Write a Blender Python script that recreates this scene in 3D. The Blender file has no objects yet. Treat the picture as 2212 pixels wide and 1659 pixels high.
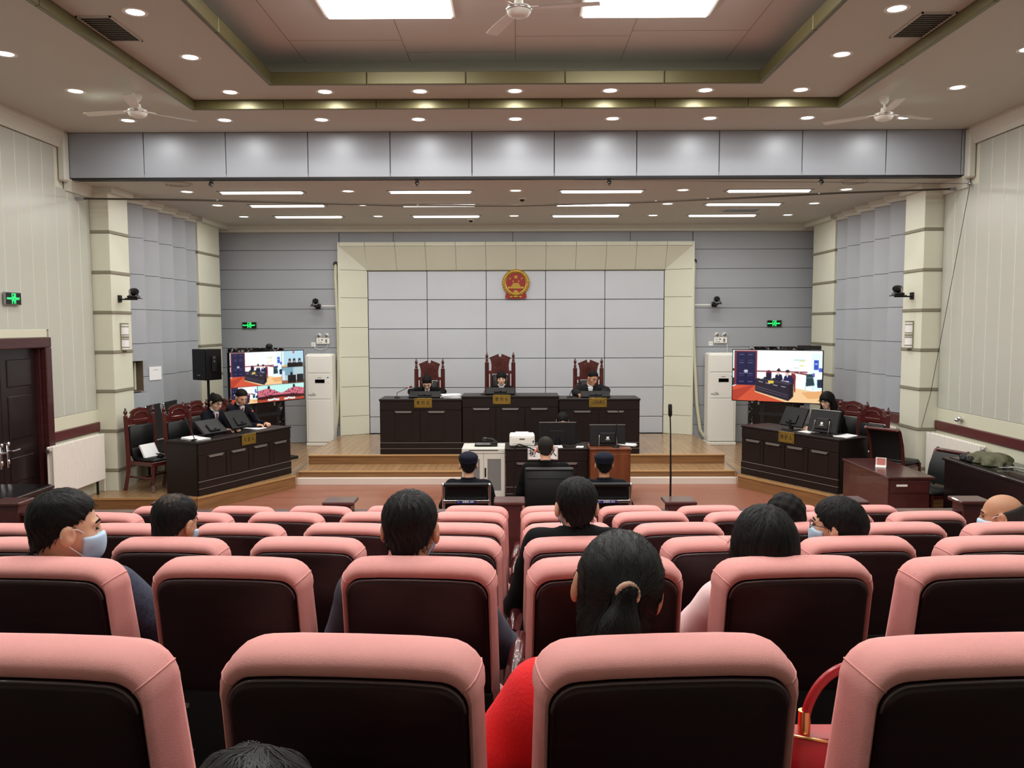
import bpy, bmesh, math, random
import numpy as np
from mathutils import Matrix, Vector
sc = bpy.context.scene
col = sc.collection
PI = math.pi
# ------------------------------------------------------------------ camera, world, exposure
EYE = 2.57
def camera():
    cd = bpy.data.cameras.new('camera'); co = bpy.data.objects.new('camera', cd); col.objects.link(co)
    pit, yaw, rol = math.atan((829.5 - 700) / 1790.0), 0.005, 0.0028
    F0 = Vector((-math.sin(yaw), math.cos(yaw), 0)); R0 = Vector((math.cos(yaw), math.sin(yaw), 0)); Zv = Vector((0, 0, 1))
    F = F0 * math.cos(pit) - Zv * math.sin(pit); U0 = F0 * math.sin(pit) + Zv * math.cos(pit)
    R = R0 * math.cos(rol) - U0 * math.sin(rol); U = R0 * math.sin(rol) + U0 * math.cos(rol)
    m = Matrix((R, U, -F)).transposed().to_4x4(); m.translation = (0, 0, EYE)
    co.matrix_world = m
    cd.sensor_width = 36.0; cd.lens = 1790.0 / 2212 * 36.0; cd.clip_start = 0.02; cd.clip_end = 100
    sc.camera = co
camera()
w = bpy.data.worlds.new('world'); sc.world = w; w.use_nodes = True
w.node_tree.nodes['Background'].inputs[0].default_value = (0.05, 0.05, 0.05, 1)
w.node_tree.nodes['Background'].inputs[1].default_value = 0.0
vs = sc.view_settings
vs.view_transform = 'Standard'; vs.look = 'None'; vs.gamma = 1.0; vs.use_curve_mapping = False
vs.exposure = -0.08
P_DOWN, P_TUBE, P_PANEL = 9.0, 15.0, 42.0      # lamp powers (W) of down lights, tube troughs, ceiling panels
# ------------------------------------------------------------------ materials
MATS = {}
def lin(c):
    if isinstance(c, (int, float)): c = (c, c, c)
    return tuple(((v / 255) / 12.92 if v / 255 <= 0.04045 else ((v / 255 + 0.055) / 1.055) ** 2.4) for v in c)
def mat(name, rgb, rough=0.5, metal=0.0, var=0.0, vscale=(4, 4, 4), bump=0.0, bscale=(40, 40, 40), rgb2=None, spec=0.5, emit=0.0, coat=0.0, trans=0.0, wave=None, coords='Object', rvar=0.0):
    if name in MATS: return MATS[name]
    m = bpy.data.materials.new(name); m.use_nodes = True
    nt = m.node_tree; N = nt.nodes; L = nt.links; b = N['Principled BSDF']
    c = lin(rgb)
    b.inputs['Base Color'].default_value = (*c, 1); b.inputs['Roughness'].default_value = rough; b.inputs['Metallic'].default_value = metal
    b.inputs['Specular IOR Level'].default_value = spec; b.inputs['Coat Weight'].default_value = coat
    b.inputs['Transmission Weight'].default_value = trans
    if emit:
        b.inputs['Emission Color'].default_value = (*c, 1); b.inputs['Emission Strength'].default_value = emit
    tc = None
    def mapping(scale):
        nonlocal tc
        if tc is None: tc = N.new('ShaderNodeTexCoord')
        mp = N.new('ShaderNodeMapping'); mp.inputs['Scale'].default_value = scale
        L.new(tc.outputs[coords], mp.inputs['Vector']); return mp
    if var or rgb2:
        mp = mapping(vscale); nz = N.new('ShaderNodeTexNoise'); nz.inputs['Scale'].default_value = 1.0; nz.inputs['Detail'].default_value = 5.0
        L.new(mp.outputs[0], nz.inputs['Vector'])
        rp = N.new('ShaderNodeValToRGB'); rp.color_ramp.elements[0].position = 0.3; rp.color_ramp.elements[1].position = 0.7
        c2 = lin(rgb2) if rgb2 else tuple(v * (1 - var) for v in c); c1 = c if rgb2 else tuple(min(1, v * (1 + var * 0.6)) for v in c)
        rp.color_ramp.elements[0].color = (*c2, 1); rp.color_ramp.elements[1].color = (*c1, 1)
        L.new(nz.outputs['Fac'], rp.inputs[0]); L.new(rp.outputs[0], b.inputs['Base Color'])
        if rvar:
            mr = N.new('ShaderNodeMapRange'); mr.inputs['To Min'].default_value = rough - rvar; mr.inputs['To Max'].default_value = rough + rvar
            L.new(nz.outputs['Fac'], mr.inputs['Value']); L.new(mr.outputs[0], b.inputs['Roughness'])
    if bump:
        bp = N.new('ShaderNodeBump'); bp.inputs['Strength'].default_value = bump; bp.inputs['Distance'].default_value = 0.004
        mp = mapping(bscale)
        if wave:
            t = N.new('ShaderNodeTexWave'); t.bands_direction = wave; t.inputs['Scale'].default_value = 1.0; t.inputs['Distortion'].default_value = 0.6
            L.new(mp.outputs[0], t.inputs['Vector']); L.new(t.outputs['Fac'], bp.inputs['Height'])
        else:
            t = N.new('ShaderNodeTexNoise'); t.inputs['Scale'].default_value = 1.0; t.inputs['Detail'].default_value = 3.0
            L.new(mp.outputs[0], t.inputs['Vector']); L.new(t.outputs['Fac'], bp.inputs['Height'])
        L.new(bp.outputs[0], b.inputs['Normal'])
    MATS[name] = m
    return m
def planks(name, c1, c2, width, length, axis, rough, gap=(30, 22, 16)):
    """laminate floor boards too narrow to tell apart from here: brick texture gives board tone and joints"""
    m = bpy.data.materials.new(name); m.use_nodes = True; nt = m.node_tree; N = nt.nodes; L = nt.links; b = N['Principled BSDF']
    tc = N.new('ShaderNodeTexCoord'); mp = N.new('ShaderNodeMapping'); L.new(tc.outputs['Object'], mp.inputs['Vector'])
    if axis == 'Y': mp.inputs['Rotation'].default_value = (0, 0, PI / 2)
    br = N.new('ShaderNodeTexBrick'); br.inputs['Scale'].default_value = 1.0; br.inputs['Brick Width'].default_value = length; br.inputs['Row Height'].default_value = width
    br.inputs['Mortar Size'].default_value = 0.0022; br.inputs['Color1'].default_value = (*lin(c1), 1); br.inputs['Color2'].default_value = (*lin(c2), 1); br.inputs['Mortar'].default_value = (*lin(gap), 1)
    L.new(mp.outputs[0], br.inputs['Vector'])
    mp2 = N.new('ShaderNodeMapping'); L.new(tc.outputs['Object'], mp2.inputs['Vector']); mp2.inputs['Scale'].default_value = (3, 60, 3) if axis == 'X' else (60, 3, 3)
    nz = N.new('ShaderNodeTexNoise'); nz.inputs['Scale'].default_value = 1.0; nz.inputs['Detail'].default_value = 6; L.new(mp2.outputs[0], nz.inputs['Vector'])
    mx = N.new('ShaderNodeMix'); mx.data_type = 'RGBA'; mx.blend_type = 'MULTIPLY'; mx.inputs[0].default_value = 0.35
    L.new(br.outputs['Color'], mx.inputs[6]); L.new(nz.outputs['Fac'], mx.inputs[7]); L.new(mx.outputs[2], b.inputs['Base Color'])
    b.inputs['Roughness'].default_value = rough
    MATS[name] = m
    return m
# ------------------------------------------------------------------ mesh building
class MB:
    def __init__(s): s.v = []; s.f = []; s.mi = []; s.k = 0; s.M = None
    def add(s, vs, fs, k=None):
        n = len(s.v)
        if s.M is not None: vs = [tuple(s.M @ Vector(p)) for p in vs]
        s.v.extend([tuple(p) for p in vs]); s.f.extend([tuple(i + n for i in f) for f in fs]); s.mi.extend([s.k if k is None else k] * len(fs)); return s
    def box(s, x0, x1, y0, y1, z0, z1, k=None, c=0.0):
        if x0 > x1: x0, x1 = x1, x0
        if y0 > y1: y0, y1 = y1, y0
        if z0 > z1: z0, z1 = z1, z0
        if c <= 0:
            return s.add([(x0, y0, z0), (x1, y0, z0), (x1, y1, z0), (x0, y1, z0), (x0, y0, z1), (x1, y0, z1), (x1, y1, z1), (x0, y1, z1)],
                         [(0, 3, 2, 1), (4, 5, 6, 7), (0, 1, 5, 4), (1, 2, 6, 5), (2, 3, 7, 6), (3, 0, 4, 7)], k)
        c = min(c, (x1 - x0) * .49, (y1 - y0) * .49, (z1 - z0) * .49)
        V = []; ix = {}
        for a, X in enumerate((x0, x1)):
            for b_, Y in enumerate((y0, y1)):
                for d, Z in enumerate((z0, z1)):
                    dx, dy, dz = (c if a == 0 else -c), (c if b_ == 0 else -c), (c if d == 0 else -c)
                    for ax, p in enumerate(((X, Y + dy, Z + dz), (X + dx, Y, Z + dz), (X + dx, Y + dy, Z))):
                        ix[a, b_, d, ax] = len(V); V.append(p)
        Fs = []
        for a in (0, 1):
            q = [ix[a, 0, 0, 0], ix[a, 1, 0, 0], ix[a, 1, 1, 0], ix[a, 0, 1, 0]]; Fs.append(q if a else q[::-1])
            q = [ix[0, a, 0, 1], ix[1, a, 0, 1], ix[1, a, 1, 1], ix[0, a, 1, 1]]; Fs.append(q[::-1] if a else q)
            q = [ix[0, 0, a, 2], ix[1, 0, a, 2], ix[1, 1, a, 2], ix[0, 1, a, 2]]; Fs.append(q if a else q[::-1])
        for a in (0, 1):
            for b_ in (0, 1):
                Fs.append([ix[a, b_, 0, 0], ix[a, b_, 1, 0], ix[a, b_, 1, 1], ix[a, b_, 0, 1]] if a != b_ else [ix[a, b_, 0, 1], ix[a, b_, 1, 1], ix[a, b_, 1, 0], ix[a, b_, 0, 0]])
                Fs.append([ix[a, 0, b_, 0], ix[a, 0, b_, 2], ix[a, 1, b_, 2], ix[a, 1, b_, 0]] if a != b_ else [ix[a, 0, b_, 0], ix[a, 1, b_, 0], ix[a, 1, b_, 2], ix[a, 0, b_, 2]])
                Fs.append([ix[0, a, b_, 1], ix[0, a, b_, 2], ix[1, a, b_, 2], ix[1, a, b_, 1]] if a == b_ else [ix[0, a, b_, 1], ix[1, a, b_, 1], ix[1, a, b_, 2], ix[0, a, b_, 2]])
                for d in (0, 1):
                    t = [ix[a, b_, d, 0], ix[a, b_, d, 1], ix[a, b_, d, 2]]; Fs.append(t if (a + b_ + d) % 2 else t[::-1])
        return s.add(V, Fs, k)
    def prism(s, poly, z0, z1, k=None):
        """plan polygon (x, y) extruded in z"""
        n = len(poly); A = sum(poly[i][0] * poly[(i + 1) % n][1] - poly[(i + 1) % n][0] * poly[i][1] for i in range(n))
        if A < 0: poly = poly[::-1]
        return s.add([(x, y, z0) for x, y in poly] + [(x, y, z1) for x, y in poly],
                     [tuple(range(n - 1, -1, -1)), tuple(range(n, 2 * n))] + [(i, (i + 1) % n, n + (i + 1) % n, n + i) for i in range(n)], k)
    def prism_y(s, poly, y0, y1, k=None):
        """front outline (x, z) extruded in y"""
        n = len(poly); A = sum(poly[i][0] * poly[(i + 1) % n][1] - poly[(i + 1) % n][0] * poly[i][1] for i in range(n))
        if A < 0: poly = poly[::-1]
        return s.add([(x, y0, z) for x, z in poly] + [(x, y1, z) for x, z in poly],
                     [tuple(range(n)), tuple(range(2 * n - 1, n - 1, -1))] + [((i + 1) % n, i, n + i, n + (i + 1) % n) for i in range(n)], k)
    def prism_x(s, poly, x0, x1, k=None):
        """side outline (y, z) extruded in x"""
        n = len(poly); A = sum(poly[i][0] * poly[(i + 1) % n][1] - poly[(i + 1) % n][0] * poly[i][1] for i in range(n))
        if A < 0: poly = poly[::-1]
        return s.add([(x0, y, z) for y, z in poly] + [(x1, y, z) for y, z in poly],
                     [tuple(range(n - 1, -1, -1)), tuple(range(n, 2 * n))] + [(i, (i + 1) % n, n + (i + 1) % n, n + i) for i in range(n)], k)
    def hexa(s, P, k=None):
        """eight corners: bottom four ccw, then top four"""
        return s.add(P, [(0, 3, 2, 1), (4, 5, 6, 7), (0, 1, 5, 4), (1, 2, 6, 5), (2, 3, 7, 6), (3, 0, 4, 7)], k)
    def tube(s, pts, r, n=8, k=None, cap=True, closed=False):
        pts = [Vector(p) for p in pts]; m = len(pts); rs = r if isinstance(r, (list, tuple)) else [r] * m
        V = []; Fs = []; up = None
        for i, p in enumerate(pts):
            if closed: t = pts[(i + 1) % m] - pts[i - 1]
            else: t = pts[min(i + 1, m - 1)] - pts[max(i - 1, 0)]
            t.normalize()
            if up is None: up = Vector((0, 0, 1)) if abs(t.z) < .9 else Vector((0, 1, 0))
            a = t.cross(up); a = a.normalized() if a.length > 1e-6 else Vector((1, 0, 0)); b = a.cross(t).normalized(); up = b
            for j in range(n):
                q = 2 * PI * j / n; V.append(p + (a * math.cos(q) + b * math.sin(q)) * rs[i])
        for i in range(m if closed else m - 1):
            for j in range(n):
                i2 = (i + 1) % m
                Fs.append((i * n + j, i * n + (j + 1) % n, i2 * n + (j + 1) % n, i2 * n + j))
        if cap and not closed: Fs.append(tuple(range(n - 1, -1, -1))); Fs.append(tuple((m - 1) * n + j for j in range(n)))
        return s.add([tuple(v) for v in V], [f[::-1] for f in Fs], k)
    def lathe(s, prof, o=(0, 0, 0), n=16, axis='z', k=None):
        """profile of (radius, height) turned about an axis through o"""
        V = []; Fs = []; m = len(prof)
        for r, h in prof:
            for j in range(n):
                q = 2 * PI * j / n; a, b = max(r, 1e-5) * math.cos(q), max(r, 1e-5) * math.sin(q)
                V.append((o[0] + a, o[1] + b, o[2] + h) if axis == 'z' else ((o[0] + a, o[1] + h, o[2] - b) if axis == 'y' else (o[0] + h, o[1] + a, o[2] + b)))
        for i in range(m - 1):
            for j in range(n): Fs.append((i * n + j, i * n + (j + 1) % n, (i + 1) * n + (j + 1) % n, (i + 1) * n + j))
        Fs.append(tuple(range(n - 1, -1, -1))); Fs.append(tuple((m - 1) * n + j for j in range(n)))
        return s.add(V, Fs, k)
    def ell(s, c, r, n=12, m=8, k=None):
        V = [(c[0], c[1], c[2] - r[2])]; Fs = []
        for i in range(1, m):
            t = PI * i / m
            for j in range(n):
                q = 2 * PI * j / n; V.append((c[0] + r[0] * math.sin(t) * math.cos(q), c[1] + r[1] * math.sin(t) * math.sin(q), c[2] - r[2] * math.cos(t)))
        V.append((c[0], c[1], c[2] + r[2]))
        for j in range(n):
            Fs.append((0, 1 + (j + 1) % n, 1 + j)); Fs.append((len(V) - 1, 1 + (m - 2) * n + j, 1 + (m - 2) * n + (j + 1) % n))
        for i in range(m - 2):
            for j in range(n): Fs.append((1 + i * n + j, 1 + i * n + (j + 1) % n, 1 + (i + 1) * n + (j + 1) % n, 1 + (i + 1) * n + j))
        return s.add(V, Fs, k)
    def build(s, name, mats, parent=None, smooth=False, loc=None):
        me = bpy.data.meshes.new(name); me.from_pydata(s.v, [], s.f)
        for m in (mats if isinstance(mats, (list, tuple)) else [mats]): me.materials.append(MATS[m] if isinstance(m, str) else m)
        if any(s.mi): me.polygons.foreach_set('material_index', s.mi)
        if smooth is True: me.polygons.foreach_set('use_smooth', [True] * len(me.polygons))
        elif smooth: 
            me.polygons.foreach_set('use_smooth', [True] * len(me.polygons)); me.set_sharp_from_angle(angle=math.radians(smooth))
        me.update()
        o = bpy.data.objects.new(name, me); col.objects.link(o)
        if parent is not None: o.parent = parent
        if loc: o.location = loc
        return o
def tag(o, label, cat, group=None, kind=None):
    if label: o['label'] = label
    if cat: o['category'] = cat
    if group: o['group'] = group
    if kind: o['kind'] = kind
    return o
def thing(name, label, cat, loc=(0, 0, 0), rz=0.0, group=None, kind=None):
    o = bpy.data.objects.new(name, None); col.objects.link(o); o.empty_display_size = 0.1
    o.location = loc; o.rotation_euler = (0, 0, rz)
    return tag(o, label, cat, group, kind)
def struct(o, label, cat): return tag(o, label, cat, kind='structure')
def copy_tree(o, parent=None):
    c = o.copy(); col.objects.link(c); c.parent = parent
    for ch in list(o.children): copy_tree(ch, c)
    return c
def arc(cx, cy, r, a0, a1, n): return [(cx + r * math.cos(a0 + (a1 - a0) * i / n), cy + r * math.sin(a0 + (a1 - a0) * i / n)) for i in range(n + 1)]
def text_mesh(txt, size, name, m, parent, loc, rot, extrude=0.002, bold=0.0, ax='CENTER', sx=1.0):
    cu = bpy.data.curves.new(name, 'FONT'); cu.body = txt; cu.size = size; cu.extrude = extrude; cu.align_x = ax; cu.align_y = 'CENTER'; cu.offset = bold; cu.resolution_u = 2
    to = bpy.data.objects.new(name + '_c', cu); col.objects.link(to)
    dg = bpy.context.evaluated_depsgraph_get(); me = bpy.data.meshes.new_from_object(to.evaluated_get(dg)); bpy.data.objects.remove(to); bpy.data.curves.remove(cu)
    me.materials.clear(); me.materials.append(MATS[m])
    o = bpy.data.objects.new(name, me); col.objects.link(o); o.parent = parent; o.location = loc; o.rotation_euler = rot; o.scale = (sx, 1, 1)
    return o
# ------------------------------------------------------------------ palette
mat('ceiling_paint', (198, 197, 186), 0.8, var=0.03, vscale=(.5, .5, .5))
mat('ceiling_paint_lifted', (222, 224, 220), 0.8, var=0.03, vscale=(.5, .5, .5)); mat('pipe_brown', (84, 74, 64), .5, metal=.3)
mat('gold_trim', (106, 100, 66), 0.38, metal=0.3, var=0.05, vscale=(2, 2, 8))
mat('silver_panel', (198, 202, 210), 0.40, metal=0.1, var=0.05, vscale=(.7, .7, .9), bump=0.12, bscale=(1.2, 1.2, 2.2))
mat('grey_panel', (164, 168, 175), 0.6, var=0.06, vscale=(.6, .6, 1.1))
mat('bulkhead_panel', (158, 162, 171), 0.42, metal=0.15, var=0.04, vscale=(1, 1, 1.5))
mat('joint_dark', (70, 70, 73), 0.8)
mat('joint_brown', (92, 82, 60), 0.8)
mat('cream_tile', (219, 219, 201), 0.38, var=0.025, vscale=(1.5, 1.5, 1.5))
mat('cream_paint', (214, 213, 192), 0.6, var=0.03, vscale=(.7, .7, .7))
mat('wall_plank', (190, 192, 182), 0.32, var=0.04, vscale=(2, .7, .5))
mat('plank_bead', (224, 222, 208), 0.5)
mat('band_grey', (136, 130, 112), 0.6)
mat('cornice_white', (212, 213, 202), 0.7)
mat('red_wood', (70, 32, 34), 0.35, var=0.25, vscale=(4, 4, 30), coat=0.2)
mat('trim_wood', (88, 38, 38), 0.4, var=0.2, vscale=(2, 2, 40))
mat('dark_wood', (30, 16, 17), 0.36, var=0.25, vscale=(6, 6, 40), coat=0.15)
mat('espresso', (27, 17, 16), 0.42, var=0.25, vscale=(5, 5, 40), spec=.35)
mat('espresso_gap', (8, 6, 6), 0.6)
mat('chair_wood', (80, 30, 26), 0.32, var=0.25, vscale=(8, 8, 40), coat=0.2)
mat('barrier_wood', (74, 34, 34), 0.3, var=0.25, vscale=(4, 4, 20), coat=0.3)
mat('lectern_wood', (112, 60, 34), 0.35, var=0.3, vscale=(14, 14, 1.6), coat=0.2)
mat('black_leather', (15, 16, 17), 0.45, spec=.35, bump=0.15, bscale=(60, 60, 60))
mat('black_plastic', (12, 12, 13), 0.45, spec=.35)
mat('black_gloss', (9, 9, 10), 0.12)
mat('dark_metal', (40, 40, 42), 0.45, metal=0.4, spec=.3)
mat('chrome', (220, 220, 222), 0.28, metal=1.0)
mat('steel', (160, 158, 158), 0.35, metal=0.8)
mat('white_plastic', (238, 237, 232), 0.4)
mat('white_enamel', (238, 236, 228), 0.35)
mat('radiator_white', (236, 230, 222), 0.4)
mat('paper', (238, 238, 240), 0.8)
mat('ink', (20, 20, 22), 0.8)
mat('brass', (176, 148, 66), 0.3, metal=0.75)
mat('brass_dark', (64, 50, 22), 0.6)
mat('grey_cabinet', (208, 208, 200), 0.5)
mat('grey_glass', (120, 122, 122), 0.3)
mat('marble_black', (22, 20, 24), 0.2, rgb2=(20, 18, 22))
mat('emblem_gold', (186, 150, 66), 0.35, metal=0.55)
mat('emblem_red', (150, 30, 32), 0.45)
mat('hose_cream', (206, 202, 178), 0.6)
mat('green_glow', (40, 255, 110), 0.5, emit=2.6)
mat('red_glow', (255, 60, 50), 0.5, emit=3.0)
mat('lamp_white', (255, 252, 246), 0.5, emit=6.0)
mat('sconce_glass', (236, 236, 236), 0.5)
planks('red_floor', (166, 108, 88), (156, 98, 79), 0.12, 1.2, 'X', 0.34, (84, 42, 32))
planks('tan_floor', (178, 142, 104), (166, 130, 93), 0.12, 1.2, 'Y', 0.22, (84, 56, 34))
mat('tan_riser', (138, 98, 60), 0.4, var=0.3, vscale=(1.5, 1.5, 40))
mat('tan_nosing', (176, 136, 88), 0.35)
mat('white_board', (226, 214, 204), 0.5)
mat('tier_floor', (46, 44, 46), 0.7, var=0.1)
# marble with white veins
def marble():
    m = MATS['marble_black']; nt = m.node_tree; N = nt.nodes; L = nt.links
    tc = N.new('ShaderNodeTexCoord'); nz = N.new('ShaderNodeTexNoise'); nz.inputs['Scale'].default_value = 9; nz.inputs['Detail'].default_value = 8; nz.inputs['Distortion'].default_value = 1.6
    L.new(tc.outputs['Object'], nz.inputs['Vector']); rp = N.new('ShaderNodeValToRGB'); e = rp.color_ramp.elements
    e[0].position = .5; e[0].color = (*lin((24, 20, 24)), 1); e[1].position = .62; e[1].color = (*lin((190, 180, 184)), 1); x = rp.color_ramp.elements.new(.56); x.color = (*lin((70, 60, 66)), 1)
    L.new(nz.outputs['Fac'], rp.inputs[0]); L.new(rp.outputs[0], N['Principled BSDF'].inputs['Base Color'])
marble()
# ------------------------------------------------------------------ room dimensions
W = 5.98                      # half width
ZM, ZMID, ZIN, ZS = 5.10, 5.20, 5.57, 4.50     # main, middle ring, inner ceiling, stage ceiling
YB, YW, YREAR = 11.10, 16.52, -2.60            # bulkhead, back wall, wall behind the audience
def side(sx, poly): return [(sx * x, y) for x, y in poly]
# ------------------------------------------------------------------ floors
struct(MB().box(-W - .2, W + .2, 6.6, 16.7, -.25, 0).build('floor', 'red_floor'), 'red-brown laminate floor of the open court well', 'floor')
YR = [1.43, 2.46, 3.38, 4.24, 5.12, 6.02]; ZF = [.970, .828, .652, .503, .360, .200]      # rows of seats: y of the back, z of the tier
tf = thing('floor_seating', 'dark stepped floor under the rows of pink seats', 'floor', kind='structure')
ys = [y + .52 for y in YR]
zz = [1.14] + ZF
edges = [YREAR] + [ys[i] - .92 + .22 for i in range(6)] + [6.72]
for i in range(7):
    MB().box(-W, W, edges[i], edges[i + 1], -.2, zz[i]).build('tier', 'tier_floor', tf)
# daises for prosecution and defence
for sx, nm, lb in ((-1, 'floor_dais_left', 'glossy tan wooden dais under the prosecution desk'), (1, 'floor_dais_right', 'glossy tan wooden dais under the defence desk')):
    d = thing(nm, lb, 'floor', kind='structure')
    pl = side(sx, [(W + .1, 11.20), (4.40, 11.24), (3.49, 12.90), (3.53, 13.2), (3.53, 16.6), (W + .1, 16.6)])
    MB().prism(pl, .0, .2).build('deck', 'tan_floor', d)
    a, b, c = (W, 11.20), (4.40, 11.24), (3.49, 12.90)
    for p, q in ((a, b), (b, c)):
        dx, dy = q[0] - p[0], q[1] - p[1]; l = math.hypot(dx, dy); nx, ny = -dy / l * .012, dx / l * .012
        if ny > 0: nx, ny = -nx, -ny
        MB().prism(side(sx, [p, q, (q[0] + nx, q[1] + ny), (p[0] + nx, p[1] + ny)]), .0, .178).build('riser', 'tan_riser', d)
        MB().prism(side(sx, [p, q, (q[0] + 2 * nx, q[1] + 2 * ny), (p[0] + 2 * nx, p[1] + 2 * ny)]), .178, .206).build('nosing', 'tan_nosing', d)
# judges' stage
st = thing('floor_stage', 'two-step tan wooden stage under the judges bench', 'floor', kind='structure')
MB().box(-3.53, 3.53, 13.96, 16.6, 0, .36).build('deck', 'tan_floor', st)
MB().box(-3.53, 3.53, 13.30, 13.96, 0, .2).build('step', 'tan_floor', st)
MB().box(-3.53, 3.53, 13.945, 13.962, .2, .335).build('riser', 'tan_riser', st)
MB().box(-3.54, 3.54, 13.925, 13.97, .335, .363, c=.006).build('nosing', 'tan_nosing', st)
MB().box(-3.53, 3.53, 13.285, 13.302, .1, .178).build('riser', 'tan_riser', st)
MB().box(-3.54, 3.54, 13.265, 13.31, .178, .203, c=.006).build('nosing', 'tan_nosing', st)
MB().box(-3.56, -.02, 13.17, 13.29, 0, .10).build('kerb_board', 'white_board', st); MB().box(-.016, 3.56, 13.17, 13.29, 0, .10).build('kerb_board', 'white_board', st)
for sx in (-1, 1): MB().prism(side(sx, [(3.50, 12.93), (3.53, 13.28), (3.56, 13.9), (3.59, 13.9), (3.56, 13.28), (3.53, 12.93)]), .2, .207).build('edge_strip', 'steel', st)
# ------------------------------------------------------------------ walls beside the audience
def audience_wall(sx, nm, lb):
    r = thing(nm, lb, 'wall', kind='structure')
    bs = MB()
    if sx < 0: bs.box(-W - .25, -W - .02, YREAR, 8.9, -.2, 5.8); bs.box(-W - .25, -W - .02, 8.9, 10.45, 2.3, 5.8); bs.box(-W - .25, -W - .02, 10.45, 12.0, -.2, 5.8); bs.box(-W - .45, -W - .25, 8.8, 10.5, -.2, 2.4)
    else: bs.box(W + .02, W + .25, YREAR, 12.0, -.2, 5.8)
    bs.build('base', 'plank_bead', r)
    y = 11.72; n = 0
    while y > 1.0:
        y0 = y - .283
        z0 = 1.375
        if sx < 0 and y0 < 10.56 and y > 8.7: z0 = 2.52
        zt_ = 4.88 if y < 11.0 else 4.37
        MB().box(sx * (W - .006), sx * (W + .03), y0 + .0005, y - .0005, z0, zt_).build('plank', 'wall_plank', r)
        MB().box(sx * (W - .010), sx * W, y0 - .005, y0 + .005, z0, zt_, c=.002).build('bead', 'plank_bead', r)
        y = y0
    def rail(y0, y1):
        MB().box(sx * (W - .03), sx * (W + .03), y0, y1, 1.06, 1.19, c=.008).build('wood_rail', 'trim_wood', r)
        MB().box(sx * (W - .01), sx * (W + .03), y0, y1, 1.19, 1.37, c=.003).build('lower_board', 'cream_paint', r)
        MB().box(sx * (W - .004), sx * (W + .03), y0, y1, 0, 1.06).build('dado', 'cream_paint', r)
    if sx < 0: rail(10.575, 11.87); rail(1.0, 8.7); MB().box(-W - .02, -W + .012, 8.65, 10.53, 2.42, 2.52, c=.003).build('lintel_board', 'cream_paint', r)
    else: rail(1.0, 11.87)
    return r
audience_wall(-1, 'wall_left', 'pale plank-clad wall with a dark red rail, by the double door')
audience_wall(1, 'wall_right', 'pale plank-clad wall with a dark red rail, behind the long radiator')
struct(MB().box(-W - .2, W + .2, YREAR - .2, YREAR, -.2, 5.8).build('wall_rear', 'cream_paint'), 'plain cream wall behind the audience', 'wall')
# crown mouldings
def moulding(mb, sx, y0, y1, zt, d=.10, h=.21):
    P = [(W, zt - h), (W - .03, zt - h), (W - .045, zt - h * .72), (W - d * .75, zt - h * .35), (W - d, zt - h * .18), (W - d, zt), (W, zt)]
    n = len(P); V = [(sx * x, y0, z) for x, z in P] + [(sx * x, y1, z) for x, z in P]
    F = [tuple(range(n)), tuple(range(2 * n - 1, n - 1, -1))] + [((i + 1) % n, i, n + i, n + (i + 1) % n) for i in range(n)]
    mb.add(V, F if sx > 0 else [f[::-1] for f in F])
for sx, nm in ((-1, 'trim_1'), (1, 'trim_2')):
    r = thing(nm, 'white crown moulding stepping down at the %s end of the grey bulkhead' % ('left' if sx < 0 else 'right'), 'moulding', kind='structure')
    b = MB(); moulding(b, sx, YREAR, 10.98, ZM); b.build('crown', 'cornice_white', r)
    MB().box(sx * (W - .09), sx * (W + .01), 10.98, YB - .001, 4.46, ZM, c=.02).build('upright', 'cornice_white', r)
    b = MB(); moulding(b, sx, YB, 11.75, ZS, .10, .15); b.build('crown', 'cornice_white', r)
    b = MB()
    for i in range(5):
        y0 = 12.33 + .548 * i
        for d, z0 in ((.11, ZS - .05), (.07, ZS - .1)):
            b.prism(side(sx, [(W + .05, y0), (W + .05, y0 + .548), (5.74 - d, y0 + .548), (5.95 - d, y0)]), z0, z0 + .05)
    b.box(sx * (W - .0), sx * (5.76 - .12), 11.70, 12.37, ZS - .08, ZS); b.box(sx * (W - .0), sx * (5.72 - .12), 14.95, 16.4, ZS - .08, ZS)
    b.build('stepped_crown', 'cornice_white', r)
b = MB(); b.box(-W, W, 16.30, YW, ZS - .06, ZS); b.box(-W, W, 16.38, YW, ZS - .12, ZS - .06)
struct(b.build('trim_3', 'cornice_white'), 'white crown moulding along the top of the stage back wall', 'moulding')
# ------------------------------------------------------------------ pilasters with grey bands
BZ = [.495, 1.06, 1.63, 2.187, 2.75, 3.315, 3.88]
def pilaster(nm, lb, sx, y0, y1, xin, zt):
    r = thing(nm, lb, 'column', kind='structure')
    MB().box(sx * (xin + .012), sx * (W + .2), y0 + .012, y1, 0, zt).build('core', 'joint_brown', r)
    zs = [.0] + BZ + [zt]
    for i in range(len(zs) - 1):
        a, b_ = zs[i] + (.02 if i else 0), zs[i + 1] - (.02 if i < len(BZ) else 0)
        MB().box(sx * xin, sx * (W + .01), y0, y1, a, b_, c=.004).build('tile', 'cream_tile', r)
    for z in BZ: MB().box(sx * (xin - .014), sx * (W + .005), y0 - .014, y1 + .005, z - .02, z + .022, c=.004).build('band', 'band_grey', r)
pilaster('column_left_front', 'cream banded pilaster next to the white radiator and double door', -1, 11.75, 12.33, 5.72, ZS)
pilaster('column_right_front', 'cream banded pilaster between the two right-hand radiators', 1, 11.75, 12.33, 5.72, ZS)
pilaster('column_left_back', 'cream banded pilaster behind the black loudspeaker', -1, 15.02, 16.1, 5.72, ZS)
pilaster('column_right_back', 'cream banded pilaster behind the defender, next to the right-hand television', 1, 15.02, 16.1, 5.72, ZS)
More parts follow.
